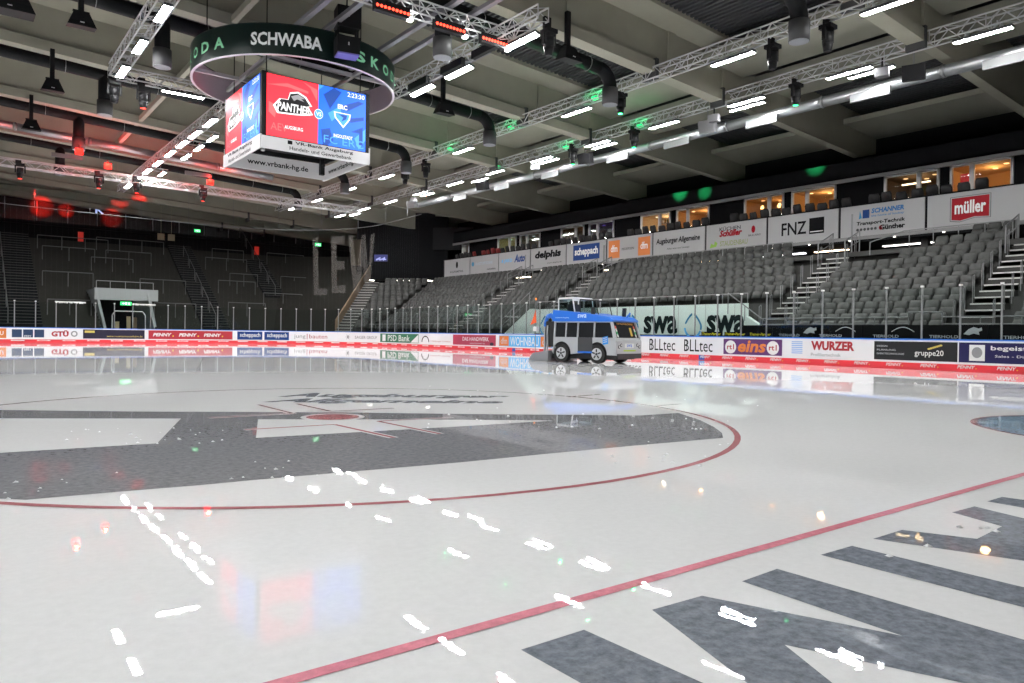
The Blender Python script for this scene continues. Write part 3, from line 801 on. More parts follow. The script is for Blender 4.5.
# small things on the top walkway behind the terrace
for k, (x, z) in enumerate(((-1.0, 9.0), (9.8, 9.4))):
    pass
REDB = emat('fire_red', (1, .05, .03), .25)
for k, (x, y) in enumerate(((-1.05, 72.9), (9.6 + 5.0, 72.9), (27 - 4.6, 72.9))):
    if k == 2: continue
    b = MB().box(x - .2, x + .2, y + .85, y + 1.1, 8.75, 9.6)
    tag(b.obj('fire_hose_box', REDB), ['red hose box on the walkway left above the terrace', 'red hose box on the walkway right above the terrace'][k], 'box', 'red boxes above the terrace')
for k, x in enumerate((5.3, 6.2)):
    b = MB().box(x - .3, x + .3, 72.6, 72.65, 9.35, 9.95)
    b.tube((x, 72.62, 9.95), (x, 72.62, 13.05), .012, 4)
    tag(b.obj('hanging_sign', mat('cream_sign', (.5, .45, .30), .7)), ('left' if k == 0 else 'right') + ' one of two cream signs hanging above the terrace', 'sign', 'cream hanging signs')

# ---- roof: ribbed dark deck, concrete I-girders, soffit slabs
mb = MB(); X = -33.; v = []; prof = []
while X < 30:
    for dx, dz in ((0, 0), (.09, .0), (.10, .15), (.22, .15), (.23, 0)): prof.append((X + dx, roofz(13.98, X + dx) + dz))
    X += .24
n = len(prof)
mb.add([(x, -24, z) for x, z in prof] + [(x, 74, z) for x, z in prof], [(k, k + 1, n + k + 1, n + k) for k in range(n - 1)])
ceil = mb.obj('ceiling', DECK, kind='structure')
MB().add([(-33, -24, roofz(14.3, -33)), (34, -24, roofz(14.3, 34)), (34, 76, roofz(14.3, 34)), (-33, 76, roofz(14.3, -33))], [(0, 1, 2, 3)]).obj('roof_skin', DARK, ceil)
GY = [25.5 + 8 * k for k in range(-6, 7)]


def gx(fn_pts, x0, x1):
    """profile in (y, z) swept along X down the roof slope"""
    mb = MB(); mb.extr(fn_pts, lambda p, q, t: (t, p, roofz(q, t)), x0, x1); return mb


for k, gy in enumerate(GY):
    g = thing('roof_girder', 'deep grey concrete roof girder, ' + ('over the scoreboard' if k == 6 else ORD[k] + ' of the row counted from the camera end'), 'beam', (0, 0, 0), 0, 'concrete roof girders', 'structure')
    prof = [(-.28, 0), (.28, 0), (.28, .42), (.11, .52), (.11, 1.85), (.95, 2.08), (.95, 2.3), (-.95, 2.3), (-.95, 2.08), (-.11, 1.85), (-.11, .52), (-.28, .42)]
    gx([(gy + p, GZ + q) for p, q in prof], -33, 15.2).obj('girder_beam', CONC, g)
    prof = [(-.2, .12), (.2, .12), (.2, 2.25), (-.2, 2.25)]
    gx([(gy + p, GZ + q) for p, q in prof], 15.2, 29.9).obj('girder_end', CONC, g)
    for j in range(-4, 3):
        x = 5.3 * j + 1.2
        MB().box(x, x + .45, gy - .15, gy + .15, roofz(GZ + .5, x + .2), roofz(GZ + 1.9, x + .2)).obj('stiffener', CONC, g)
    MB().box(10.9, 11.06, gy - .34, gy + .34, roofz(GZ, 11) - .28, roofz(GZ, 11) + .5).obj('hanger', DECK, g)
    MB().box(15.05, 15.2, gy - .32, gy + .32, roofz(GZ, 15) - .22, roofz(GZ, 15) + .5).obj('hanger', DECK, g)
for k in range(len(GY) - 1):
    y0, y1 = GY[k] + .2, GY[k + 1] - .2
    for x0, x1 in ((13.8, 16.6), (17.4, 20.0), (24.9, 29.9)):
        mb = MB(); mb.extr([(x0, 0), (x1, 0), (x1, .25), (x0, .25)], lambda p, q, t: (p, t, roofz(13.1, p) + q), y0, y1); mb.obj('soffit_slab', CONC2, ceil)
# struts between girders (left)
for k in range(4):
    y0, y1 = 17.5 + 8 * k + .28, 25.5 + 8 * k - .28
    o = MB().box(-2.52, -2.32, y0, y1, roofz(GZ + .12, -2.4), roofz(GZ + .36, -2.4)).obj('roof_strut', CONC)
    tag(o, 'pale strut between two roof girders left of the scoreboard, ' + ['hidden behind the ring', 'behind the left of the ring', 'middle visible one', 'farthest one beside the red lamps'][k], 'strut', 'roof struts')


def sweep(pts, r, n=10):
    mb = MB(); v = []
    P = [Vector(p) for p in pts]
    for i, p in enumerate(P):
        d = (P[min(i + 1, len(P) - 1)] - P[max(i - 1, 0)]).normalized(); u = Vector((0, 1, 0)); w_ = d.cross(u).normalized()
        for k in range(n): a = 2 * math.pi * k / n; v.append(p + u * r * math.cos(a) + w_ * r * math.sin(a))
    mb.add(v, [(i * n + k, i * n + (k + 1) % n, (i + 1) * n + (k + 1) % n, (i + 1) * n + k) for i in range(len(P) - 1) for k in range(n)]); return mb


# ---- black fabric ducts along the girders with drop and grey diffuser drum
DX = ((-5.1, 10.0), (-5.1, 10.0))
for k, gy in enumerate(GY):
    if gy < 1 or gy > 50: continue
    y = gy + 1.05
    XL = -5.1 if gy > 30 else -4.5
    drops = [XL, 9.9] if gy not in (17.5,) else [2.2, 9.9]
    d = thing('air_duct', 'black round air duct along the roof girder, ' + ORD[int((gy - 1.5) / 8)] + ' bay away from the camera', 'duct', (0, 0, 0), 0, 'black air ducts')
    xs = [-26, 9.2]
    MB().tube((xs[0], y, roofz(GZ, xs[0])), (xs[1], y, roofz(GZ, xs[1])), .26, 12).obj('main_pipe', DUCT, d, True)
    pts = [(9.2 + .65 * math.sin(R(a)), y, roofz(GZ, 9.2) - .65 + .65 * math.cos(R(a))) for a in range(0, 91, 15)]
    sweep(pts + [(9.85, y, 10.4)], .26, 12).obj('elbow', DUCT, d, True)
    for x in (XL, 2.2):
        if x in drops: MB().tube((x, y, roofz(GZ, x)), (x, y, 10.75 if x < 0 else 10.4), .26, 12).obj('drop_pipe', DUCT, d, True)
    for x in drops:
        zb = 10.32 if x < 0 else 9.95
        MB().tube((x if x < 9 else 9.85, y, zb), (x if x < 9 else 9.85, y, zb + .62), .31, 16).obj('diffuser_drum', GREYC, d, True)
        MB().tube((x if x < 9 else 9.85, y, zb - .012), (x if x < 9 else 9.85, y, zb), .29, 16).obj('diffuser_grille', mat('diffuser_bottom', (.26, .27, .29), .6), d)
    for x in (-18, -14, -10, -6.6, -3, .5, 3.7, 6.5, 8.6):
        mb = MB(); zc = roofz(GZ, x)
        mb.path([(x, y + .29 * math.sin(R(a)), zc + .29 * math.cos(R(a))) for a in range(-200, 10, 30)], .016, 4); mb.tube((x, y, zc + .29), (x, y, roofz(13.93, x)), .012, 4)
        mb.obj('strap', STEEL, d)

# ================================================================== BALCONY, BANNERS, BOXES ON THE FAR SIDE
XB = 24.0
bal = thing('balcony', 'dark balcony slab with parapet above the far seats', 'balcony', kind='structure')
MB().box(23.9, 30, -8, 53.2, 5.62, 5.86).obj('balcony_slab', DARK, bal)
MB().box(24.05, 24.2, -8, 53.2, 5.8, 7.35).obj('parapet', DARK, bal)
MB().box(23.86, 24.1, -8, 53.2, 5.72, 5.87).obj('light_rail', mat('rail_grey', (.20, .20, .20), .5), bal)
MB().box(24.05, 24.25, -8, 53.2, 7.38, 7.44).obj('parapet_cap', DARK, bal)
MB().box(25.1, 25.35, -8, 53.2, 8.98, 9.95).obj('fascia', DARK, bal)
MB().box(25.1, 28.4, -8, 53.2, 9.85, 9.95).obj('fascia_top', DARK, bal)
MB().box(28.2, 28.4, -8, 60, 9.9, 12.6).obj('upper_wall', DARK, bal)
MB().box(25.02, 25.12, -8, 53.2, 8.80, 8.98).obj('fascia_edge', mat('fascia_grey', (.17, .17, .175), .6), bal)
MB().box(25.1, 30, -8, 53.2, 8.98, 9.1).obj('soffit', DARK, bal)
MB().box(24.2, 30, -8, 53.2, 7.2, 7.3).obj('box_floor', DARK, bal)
MB().box(22.6, 30, -8, 53.2, Z0 + RZ * (NR - 1) - .2, Z0 + RZ * (NR - 1) + .01).obj('concourse_floor', STAND, bal)
for j in range(9):
    y = 52.9 - 8 * j + .1; MB().box(24.4, 24.7, y, y + .3, 4.9, 5.65).obj('column', STAND, bal)
BX = xmap(XB - .02)


def banner(k, label):
    y1 = 52.85 - 4 * k; y0 = y1 - 3.88
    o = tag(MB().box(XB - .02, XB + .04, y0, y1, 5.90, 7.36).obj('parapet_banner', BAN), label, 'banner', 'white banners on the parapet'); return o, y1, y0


def T(o, s, a0, a1, b0, b1, m, bold=.01, shear=0): text(s, a0, a1, b0, b1, BX, m, o, bold + .012, shear)


DKI = mat('ink_dark', (.008, .008, .01), .8, spec=.1); RINK = mat('ink_red', (.28, .006, .015), .7, spec=.1); GINK = mat('ink_grey', (.08, .08, .085), .7, spec=.1); OL = mat('olive_ink', (.22, .26, .08), .6); LIME = mat('lime_ink', (.22, .42, .05), .6)
o, l, r = banner(0, 'far left white banner with a small dark leaf emblem'); disc(l - 2.0, 6.85, .16, .28, BX, DKI, o, 'emblem', .01); T(o, 'WOLFRAMSTAHL', l - .9, l - 3.0, 6.2, 6.38, GINK)
o, l, r = banner(1, 'white banner with a light blue round emblem and thin words'); disc(l - .4, 6.75, .18, .18, BX, TEAL, o, 'emblem', .01); T(o, 'KUNSTTOFFTECHNIK', l - .8, l - 3.2, 6.62, 6.85, mat('pale_ink', (.35, .42, .52), .6)); T(o, 'swietelsky', l - 2.4, l - 3.6, 6.1, 6.3, GINK)
o, l, r = banner(2, 'white banner with blue capitals left of the bold black word'); T(o, '& JAKO', l - .35, l - 1.75, 6.5, 6.85, SKY, .02); T(o, 'Auto', l - 2.0, l - 3.3, 6.5, 7.1, ROYAL, .03, .3)
o, l, r = banner(3, 'white banner with a bold black italic word'); T(o, 'delphis', l - .5, l - 3.4, 6.45, 7.12, DKI, .04, .12); T(o, 'www.delphis.de', l - 1.9, l - 3.5, 6.12, 6.25, GINK, 0)
o, l, r = banner(4, 'white banner with a dark blue block and white word'); rect(l - .7, l - 3.3, 6.15, 7.2, BX, ROYAL, o, 'block', .008); T(o, 'scheppach', l - .85, l - 3.15, 6.35, 7.0, WHITE, .03)
o, l, r = banner(5, 'white banner with an orange square at both ends')
for a0 in (l - .15, l - 2.75): rect(a0, a0 - 1.0, 6.05, 7.2, BX, ORA, o, 'square', .008); T(o, 'dfm', a0 - .2, a0 - .8, 6.45, 6.9, WHITE, .01)
T(o, 'PEDERSEN', l - 1.35, l - 2.4, 6.5, 6.65, GINK, 0)
o, l, r = banner(6, 'white banner with a line of blackletter newspaper lettering'); T(o, 'Augsburger Allgemeine', l - .25, l - 3.55, 6.52, 6.95, DKI, .015, .1); T(o, 'Alles was uns bewegt', l - 1.1, l - 2.8, 6.2, 6.34, GINK, 0)
o, l, r = banner(7, 'white banner with red script above olive green capitals'); T(o, 'KÜCHEN', l - .9, l - 2.3, 6.95, 7.2, GINK, .01); T(o, 'Schüller', l - .9, l - 2.4, 6.62, 6.98, RINK, .04, .3); T(o, 'STAUDENBAU', l - .95, l - 2.75, 6.1, 6.38, OL, .0)
patch([(l - .25, 6.05), (l - .35, 6.3), (l - .55, 6.22), (l - .6, 6.42), (l - .78, 6.3), (l - .7, 6.1)], BX, LIME, o, 'leaf', .01); disc(l - 3.1, 6.85, .12, .2, BX, RINK, o, 'crest', .01); T(o, 'BRAUEREI', l - 2.8, l - 3.55, 6.48, 6.58, GINK, 0)
o, l, r = banner(8, 'white banner with three thin black capitals and a black square'); T(o, 'FNZ', l - .8, l - 2.2, 6.3, 6.95, DKI, .005); rect(l - 2.35, l - 3.15, 6.25, 7.05, BX, INK, o, 'square', .008); rect(l - 2.4, l - 3.1, 6.34, 6.38, BX, WHITE, o, 'bar', .012)
o, l, r = banner(9, 'white banner with blue lettering above black lettering'); patch([(l - .9, 6.7), (l - .95, 7.1), (l - 1.05, 6.75)], BX, TEAL, o, 'mark', .01); rect(l - 1.08, l - 1.4, 6.72, 7.12, BX, ROYAL, o, 'mark', .008)
SCB = mat('schanner_blue', (.015, .13, .36), .6); T(o, 'SCHANNER', l - 1.5, l - 3.0, 6.92, 7.15, SCB, .03, .15); T(o, 'the home of hockey', l - 1.5, l - 3.0, 6.72, 6.85, SCB, 0, .1); T(o, 'Transport-Technik', l - .8, l - 3.05, 6.36, 6.58, DKI, .02, .1); T(o, 'Günther', l - 1.9, l - 3.05, 6.1, 6.34, DKI, .03); T(o, 'G', l - 1.86, l - 2.02, 6.1, 6.32, RINK, .05)
for j in range(6): disc(l - .85 - .17 * j, 6.2, .07, .07, BX, GINK, o, 'gear', .01, 8)
o, l, r = banner(10, 'large white banner with a red wavy block and white word')
rd = mat('mueller_red', (.30, .006, .014), .6, spec=.2)
w_ = [(l - 1.0, 6.2), (l - 1.35, 6.14), (l - 1.9, 6.26), (l - 2.45, 6.22), (l - 2.45, 7.12), (l - 1.0, 7.12)]
patch([((a - (l - 1.72)) * 1.09 + l - 1.72, (b - 6.66) * 1.13 + 6.66) for a, b in w_], BX, GINK, o, 'outline', .007); patch([((a - (l - 1.72)) * 1.06 + l - 1.72, (b - 6.66) * 1.09 + 6.66) for a, b in w_], BX, BAN, o, 'border', .009); patch(w_, BX, rd, o, 'wavy_block', .011); text('müller', l - 1.12, l - 2.33, 6.42, 6.98, BX, WHITE, o, .03, 0, off=.016)
o, l, r = banner(11, 'blank white banner past the right edge of the view')
# little round lights under the banner edge
for k in range(20):
    y = 52 - 2.1 * k; tag(MB().tube((23.84, y, 5.72), (23.84, y, 5.68), .05, 8).obj('downlight', emat('downlight_white', (1, .95, .85), 4.)), 'tiny round lamp under the parapet, ' + ORD[k] + ' from the far end', 'lamp', 'small lamps under the parapet')

# windows of the boxes (period 8 m), rooms behind
FRM = mat('window_frame', (.85, .85, .85), .5); AMB = mat('room_amber', (.62, .40, .20), .8); AMBD = mat('room_brown', (.20, .13, .08), .8)
XW = 26.05
wl = []
for k in range(5):
    b = 8.0 * k; wl += [(10.2 + b, 12.75 + b, 7.45, 9.0), (13.2 + b, 15.75 + b, 7.45, 9.0)]
wl.append((52.0, 53.1, 7.9, 8.95)); wl.append((2.2, 4.75, 7.45, 9.0))
COLR = [(1, .58, .25), (1, .62, .28), (1, .60, .26), (1, .50, .18), (1, .58, .26), (1, .85, .62), (.25, .15, .8), (.9, .55, .25), (.8, .85, .9), (.55, .95, .75), (.8, .8, .6), (1, .6, .3)]
PWR = [34, 7, 30, 9, 30, 40, 8, 7, 5, 22, 4, 10]
ys = sorted([(a, b) for a, b, _, _ in wl])
# wall pieces between the windows
wb = thing('box_front_wall', 'dark wall with lit windows behind the parapet banners', 'wall', kind='structure')
prev = -8.
for a, b in ys: MB().box(XW - .05, XW + .1, prev, a, 7.3, 8.98).obj('wall_piece', DARK, wb); prev = b
MB().box(XW - .05, XW + .1, prev, 53.2, 7.3, 8.98).obj('wall_piece', DARK, wb)
for k, (a, b, z0, z1) in enumerate(wl):
    if a > 50: z0 = 7.9
    wn = thing('window_%d' % (k + 1), ['amber lit window with red poster at the far right', 'dim window with a bright strip lamp right side', 'amber lit window above the three-capital banner', 'window with two glowing orange lamps', 'amber lit window above the newspaper banner', 'bright window with shelves of bottles', 'purple lit window above the far banners', 'dim brown window in the far row', 'dark window with white frame in the far row', 'greenish lit window near the far corner', 'small far corner window with grey bars', 'window beyond the right edge'][k], 'window', kind='structure')
    fm = MB(); t = .11
    fm.box(XW - .12, XW, a, b, z1 - t, z1).box(XW - .12, XW, a, b, z0, z0 + .06).box(XW - .12, XW, a, a + t, z0, z1).box(XW - .12, XW, b - t, b, z0, z1)
    mid = a + (b - a) * (.64 if k % 2 == 0 else .36); 
    fm.box(XW - .12, XW, mid - .1, mid + .1, z0, z1)
    fm.obj('frame', FRM, wn)
    for p0, p1 in ((a + t, mid - .1), (mid + .1, b - t)):
        MB().box(XW - .05, XW - .04, p0, p1, z0 + .06, z1 - t).obj('pane', WGLASS, wn)
    # the room behind
    rm = thing('box_room_%d' % (k + 1), 'room behind the ' + wn['label'], 'room', kind='structure')
    A = AMB if k in (0, 2, 3, 4, 5, 9, 11) else AMBD
    MB().box(28.9, 29.0, a - .2, b + .2, 7.3, 8.98).obj('back_wall', A, rm); MB().box(XW + .1, 28.9, a - .25, a - .15, 7.3, 8.98).obj('side_wall', A, rm); MB().box(XW + .1, 28.9, b + .15, b + .25, 7.3, 8.98).obj('side_wall', A, rm)
    MB().box(XW + .1, 28.9, a - .2, b + .2, 8.93, 8.97).obj('room_ceiling', A, rm)
    for j, (x, yy) in enumerate(((26.9, a + .6), (27.6, (a + b) / 2), (26.9, b - .6))):
        lm = MB().tube((x, yy, 8.92), (x, yy, 8.90), .11, 10).obj('ceiling_spot', emat('spot_%d' % k, COLR[k], 2.5 if PWR[k] > 9 else 1.5), rm)
    ld = bpy.data.lights.new('room_light', 'POINT'); ld.energy = PWR[k] * .9; ld.color = COLR[k]; ld.shadow_soft_size = .2
    lo = bpy.data.objects.new('room_light', ld); COL.objects.link(lo); lo.parent = rm; lo.location = (27.3, (a + b) / 2, 8.6)
# details in the windows
tag(MB().box(26.3, 26.34, 12.05, 12.45, 7.5, 8.6).obj('red_poster', emat('poster_red', (.8, .02, .02), .35)), 'red poster inside the amber window at the far right', 'poster')
tag(MB().box(26.6, 26.7, 13.9, 15.2, 8.55, 8.6).obj('strip_lamp', emat('strip_warm', (1, .75, .45), 5)), 'slanting bright strip lamp inside the dim right window', 'lamp')
for k, y in enumerate((21.9, 23.0)):
    mb = MB()
    for j in range(6): a = R(60 * j); mb.tube((26.6 + .12 * math.cos(a), y + .16 * math.cos(a), 8.45 + .12 * math.sin(a)), (26.6 + .02, y, 8.45), .05, 5)
    tag(mb.obj('glow_lamp', emat('glow_orange', (1, .55, .2), 4)), ('right' if k == 0 else 'left') + ' glowing orange lamp inside the window left of the three-capital banner', 'lamp', 'orange lamps')
for k in range(12):
    z = 8.0 if k < 6 else 8.4; y = 29.5 + .2 * (k % 6)
    tag(MB().tube((26.5, y, z), (26.5, y, z + .14), .04, 7).tube((26.5, y, z + .14), (26.5, y, z + .24), .04, 7, .015).obj('bottle', mat('bottle_%d' % (k % 3), ((.35, .2, .05), (.5, .5, .45), (.1, .2, .08))[k % 3], .2)), ORD[k % 6] + ' bottle on the ' + ('lower' if k < 6 else 'upper') + ' shelf in the bright window', 'bottle', 'bottles in the window')
for z in (7.98, 8.38): tag(MB().box(26.4, 26.62, 29.35, 30.75, z - .03, z).obj('bottle_shelf', AMBD), ('lower' if z < 8.2 else 'upper') + ' bottle shelf in the bright window', 'shelf')
# black chairs on the balcony
CH = mat('chair_black', (.02, .02, .022), .6); CHR = mat('chair_red', (.18, .012, .012), .6)
cb = slab(.5, .46, .45, .95, .1, .2, .07)
c_back = cb.mesh('backrest', CH, True); c_seat = MB().box(-.25, .2, -.25, .25, .38, .48).mesh('seat', CH); c_leg = MB().box(-.03, .03, -.03, .03, 0, .4).mesh('leg', CH); c_backr = slab(.5, .46, .45, .95, .1, .2, .07).mesh('backrest', CHR, True)
y = 11.0; k = 0
while y < 52:
    if (y % 8.0) > .9:
        s_ = thing('balcony_chair', ('red' if 45.5 < y < 49.5 else 'black') + ' chair on the balcony, ' + ORD[k % 40] + (' chair' if k < 40 else ' chair of the far part') + ' from the right end', 'chair', (24.9, y, 6.98 + .06 * math.sin(y * 3)), math.pi + .2 * math.sin(y * 7), 'chairs on the balcony')
        link('backrest', c_backr if 45.5 < y < 49.5 else c_back, s_); link('seat', c_seat, s_); link('leg', c_leg, s_); k += 1
    y += .66
# concourse under the balcony: lamps and a few warm kiosk fronts
for k, (y0, y1, c, st_) in enumerate(((8.2, 9.6, (1, .9, .8), 6), (13.5, 15.8, (1, .95, .9), 2.5), (17.6, 19.4, (1, .75, .5), 5), (20.0, 22.6, (.95, .95, 1), 4), (25.6, 27.2, (1, .75, .45), 5), (33.8, 35.2, (1, .8, .55), 5), (38.2, 39.8, (1, .85, .65), 5), (43.6, 45.2, (1, .85, .65), 5), (48.6, 49.6, (1, .9, .75), 5))):
    tag(MB().box(26.0, 26.25, y0, y1, 5.56, 5.6).obj('concourse_lamp', emat('concourse_%d' % k, c, st_ * 1.6)), 'strip lamp on the concourse ceiling under the parapet, ' + ORD[k] + ' from the right', 'lamp', 'concourse lamps')
for k, (y0, y1, m_) in enumerate(((9.4, 16.5, mat('kiosk_grey', (.32, .30, .29), .6)), (17.2, 21, mat('kiosk_brown', (.22, .15, .08), .6)), (30, 36, mat('kiosk_dim', (.10, .10, .11), .6)), (37.5, 43, mat('kiosk_warm', (.35, .25, .16), .6)), (44.5, 50, mat('kiosk_cream', (.5, .42, .33), .6)))):
    o = tag(MB().box(28.2, 28.4, y0, y1, 4.9, 5.62).obj('kiosk_front', m_), ['grey', 'brown', 'dim', 'tan', 'cream'][k] + ' kiosk front on the concourse, ' + ORD[k] + ' from the right', 'kiosk', 'kiosks on the concourse')
    MB().box(28.17, 28.2, y0 + .3, y1 - .3, 5.35, 5.55).obj('sign_strip', DARK, o)
# stair-head railings on the concourse
for k, y in enumerate(STAIRS):
    mb = MB(); z = Z0 + RZ * (NR - 1)
    for sd in (-.65, .65):
        mb.path([(22.0, y + sd, z - .6), (22.0, y + sd, z + .45), (23.3, y + sd, z + 1.05), (23.3, y + sd, z)], .03); mb.path([(22.0, y + sd, z + .05), (23.3, y + sd, z + .6)], .025)
    mb.tube((22.6, y - .65, z), (22.6, y - .65, z + 1.75), .04)
    tag(mb.obj('stair_head_railing', STEEL), 'grey railing at the head of the ' + ORD[k] + ' stairway from the right', 'railing', 'railings at the stair heads')
mb = MB(); zt = Z0 + RZ * (NR - 1) + .85; mb.tube((23.3, 9.3, zt), (23.3, 13.5, zt), .025); mb.path([(23.3, 13.5, zt), (22.4, 14.6, zt - .5), (22.4, 14.6, zt - 1.1)], .025)
for j in range(5): mb.tube((23.3, 9.3 + j, zt - .85), (23.3, 9.3 + j, zt), .02)
tag(mb.obj('concourse_railing', STEEL), 'thin railing behind the top row of the nearest seat block', 'railing')
mb = MB(); mb.tube((23.3, 19, zt), (23.3, 30.4, zt), .025); mb.path([(23.3, 30.4, zt), (22.4, 31.4, zt - .5), (22.4, 31.4, zt - 1.1)], .025)
for j in range(9): mb.tube((23.3, 19 + 1.4 * j, zt - .85), (23.3, 19 + 1.4 * j, zt), .02)
tag(mb.obj('concourse_railing', STEEL), 'thin railing behind the top row above the pale green panel', 'railing')
# far corner building behind the seats, with a glowing screen and doorway
cb_ = thing('corner_block', 'dark building block in the far corner behind the seats', 'building', kind='structure')
def cbox(name, r0, r1, t0, t1, z0, z1, m):
    mb = MB(); tread(mb, FC, r0, r1, t0, t1, t0, t1, z0, z1); return mb.obj(name, m, cb_)
cbox('lower_wall', 21.5, 21.8, -9.5, .2, 4.2, 6.1, DARK); cbox('upper_wall', 19.0, 19.3, -8.2, .4, 6.1, 12, DARK); cbox('deck', 19.0, 22, -9.5, .4, 5.95, 6.1, DARK); cbox('concourse', 17.4, 22, -9.5, .4, 4.8, 5.0, STAND)
cbox('upper_room', 18.6, 19.0, -10.6, -6.9, 8.6, 10.6, mat('corner_grey', (.018, .019, .021), .7, spec=.15))
cbox('doorway_glow', 18.9, 19.0, 0.0, .9, 7.2, 9.6, mat('doorway_brown', (.05, .04, .025), .8))
cbox('door_column', 19.6, 19.7, -9, -8.2, 5.0, 5.9, emat('door_warm', (1, .8, .6), .6))
def cmap(r): return lambda a, b, off: (*FC(r - off, a), b)
sc_ = thing('wall_screen', 'small bluish glowing screen on the dark far corner wall', 'screen', (0, 0, 0))
CM = cmap(18.99)
mb = MB(); tread(mb, FC, 18.9, 18.99, -2.6, -1.3, -2.6, -1.3, 7.55, 8.2); mb.obj('housing', BLACK, sc_)
rect(-1.32, -2.58, 7.57, 8.18, cmap(18.89), emat('screen_navy', (.04, .05, .25), .5), sc_, 'picture')
for k in range(9): a = -1.5 - .11 * k; rect(a, a - .08, 7.65 + .03 * (k % 3), 7.8 + .05 * ((k * 5) % 4), cmap(18.88), emat('screen_pale', (.5, .55, 1), .8), sc_, 'picture_spot', .008)
for k, (t, z) in enumerate(((-3.2, 5.85), (-4.0, 5.85), (-6.2, 5.85), (-.6, 5.85))):
    x, y = FC(20.2, t); tag(MB().box(x - .3, x + .3, y - .12, y + .12, 5.88, 5.93).obj('concourse_lamp', emat('corner_lamp', (1, .95, .85), 9)), 'ceiling lamp over the corner concourse, ' + ORD[k] + ' one', 'lamp', 'concourse lamps')

# ================================================================== TRUSSES AND LAMPS
def truss(name, label, a, b, w_=.40, h=.40, r=.031, pitch=.42, m=ALU, m2=None):
    """box truss from a to b; a and b are the centres of its underside"""
    a, b = Vector(a), Vector(b); d = (b - a); L = d.length; d.normalize(); sd = d.cross(Vector((0, 0, 1))).normalized() * w_ / 2; up = Vector((0, 0, h))
    t = thing(name, label, 'truss', (0, 0, 0), 0, 'aluminium box trusses under the roof')
    for q in (sd, -sd, sd + up, -sd + up): MB().tube(a + q, b + q, r, 6).obj('chord', m, t)
    mb = MB(); n = max(2, int(L / pitch))
    for k in range(n):
        p0, p1 = a + d * L * k / n, a + d * L * (k + 1) / n
        for q in (sd, -sd):
            lo, hi = (p0 + q, p1 + q + up) if k % 2 == 0 else (p0 + q + up, p1 + q); mb.tube(lo, hi, r * .62, 4, cap=False)
        for z in (Vector(), up):
            lo, hi = (p0 + sd + z, p1 - sd + z) if k % 2 == 0 else (p0 - sd + z, p1 + sd + z); mb.tube(lo, hi, r * .5, 4, cap=False)
        if k % 4 == 0:
            for q in (sd, -sd): mb.tube(p0 + q, p0 + q + up, r * .6, 4, cap=False)
    mb.obj('lattice', m2 or m, t, kind='stuff')
    return t


T1X, T2X, ZT = 11.0, 15.5, 10.85
truss('light_truss', 'long aluminium truss carrying lamps, nearer of the two on the right', (T1X, -6, ZT), (T1X, 58, ZT), .42, .42)
truss('light_truss', 'long aluminium truss carrying lamps, farther one beside the silver duct', (T2X, -6, ZT), (T2X, 58, ZT), .42, .42)
truss('light_truss', 'short aluminium truss with three lamps at the upper left', (-5.35, 12, 10.8), (-5.35, 30.3, 10.8), .5, .45)
truss('light_truss', 'aluminium cross truss with one lamp left of the scoreboard', (-5.6, 30.3, 10.75), (4.2, 30.3, 10.75), .42, .42)
truss('light_truss', 'aluminium truss with lamps right of the scoreboard ring', (4.0, 15.6, 10.7), (4.0, 30.3, 10.7), .42, .42)
truss('light_truss', 'aluminium cross truss with red lamp strips at the top of the view', (-6, 17.95, 10.75), (4.3, 17.95, 10.75), .42, .42)
truss('light_truss', 'truss with paired lamps running away below left of the scoreboard', (-.55, 31, 10.95), (-.55, 58, 10.95), .42, .42)
truss('light_truss', 'red lit truss crossing the hall at the far left', (-26, 46.5, 10.0), (14, 48.8, 9.85), .45, .4)
truss('light_truss', 'truss out of view on the near side of the hall', (-11, -6, ZT), (-11, 58, ZT), .42, .42, pitch=1.)
truss('light_truss', 'outer truss out of view on the near side of the hall', (-15.5, -6, ZT), (-15.5, 58, ZT), .42, .42, pitch=1.)
lamp_body = {}


def lamp(x, y, z, L, wd, along, label, tilt=0., arm=0.):
    key = (L, wd)
    if key not in lamp_body:
        lamp_body[key] = (MB().box(-wd / 2 - .015, wd / 2 + .015, -L / 2 - .02, L / 2 + .02, .012, .10).mesh('housing', DECK), MB().box(-wd / 2, wd / 2, -L / 2, L / 2, 0, .012).mesh('light_panel', LAMPM),
                          MB().box(-.02, .02, -L * .3 - .02, -L * .3 + .02, .1, .26).box(-.02, .02, L * .3 - .02, L * .3 + .02, .1, .26).box(-.015, .015, -L * .31, L * .31, .215, .245).box(-.25, .25, -L * .3 - .02, -L * .3 + .02, .22, .27).box(-.25, .25, L * .3 - .02, L * .3 + .02, .22, .27).mesh('bracket', ALU))
    h, p, b = lamp_body[key]
    t = thing('lamp_panel', label, 'lamp', (x, y, z), 0 if along == 'y' else math.pi / 2, 'white lamp panels on the trusses')
    t.rotation_euler = (0, tilt, t.rotation_euler[2])
    link('housing', h, t); link('light_panel', p, t); link('bracket', b, t)
    if arm: MB().box(min(0, arm), max(0, arm), -L * .3 - .02, -L * .3 + .02, .24, .28).box(min(0, arm), max(0, arm), L * .3 - .02, L * .3 + .02, .24, .28).obj('arm', ALU, t)


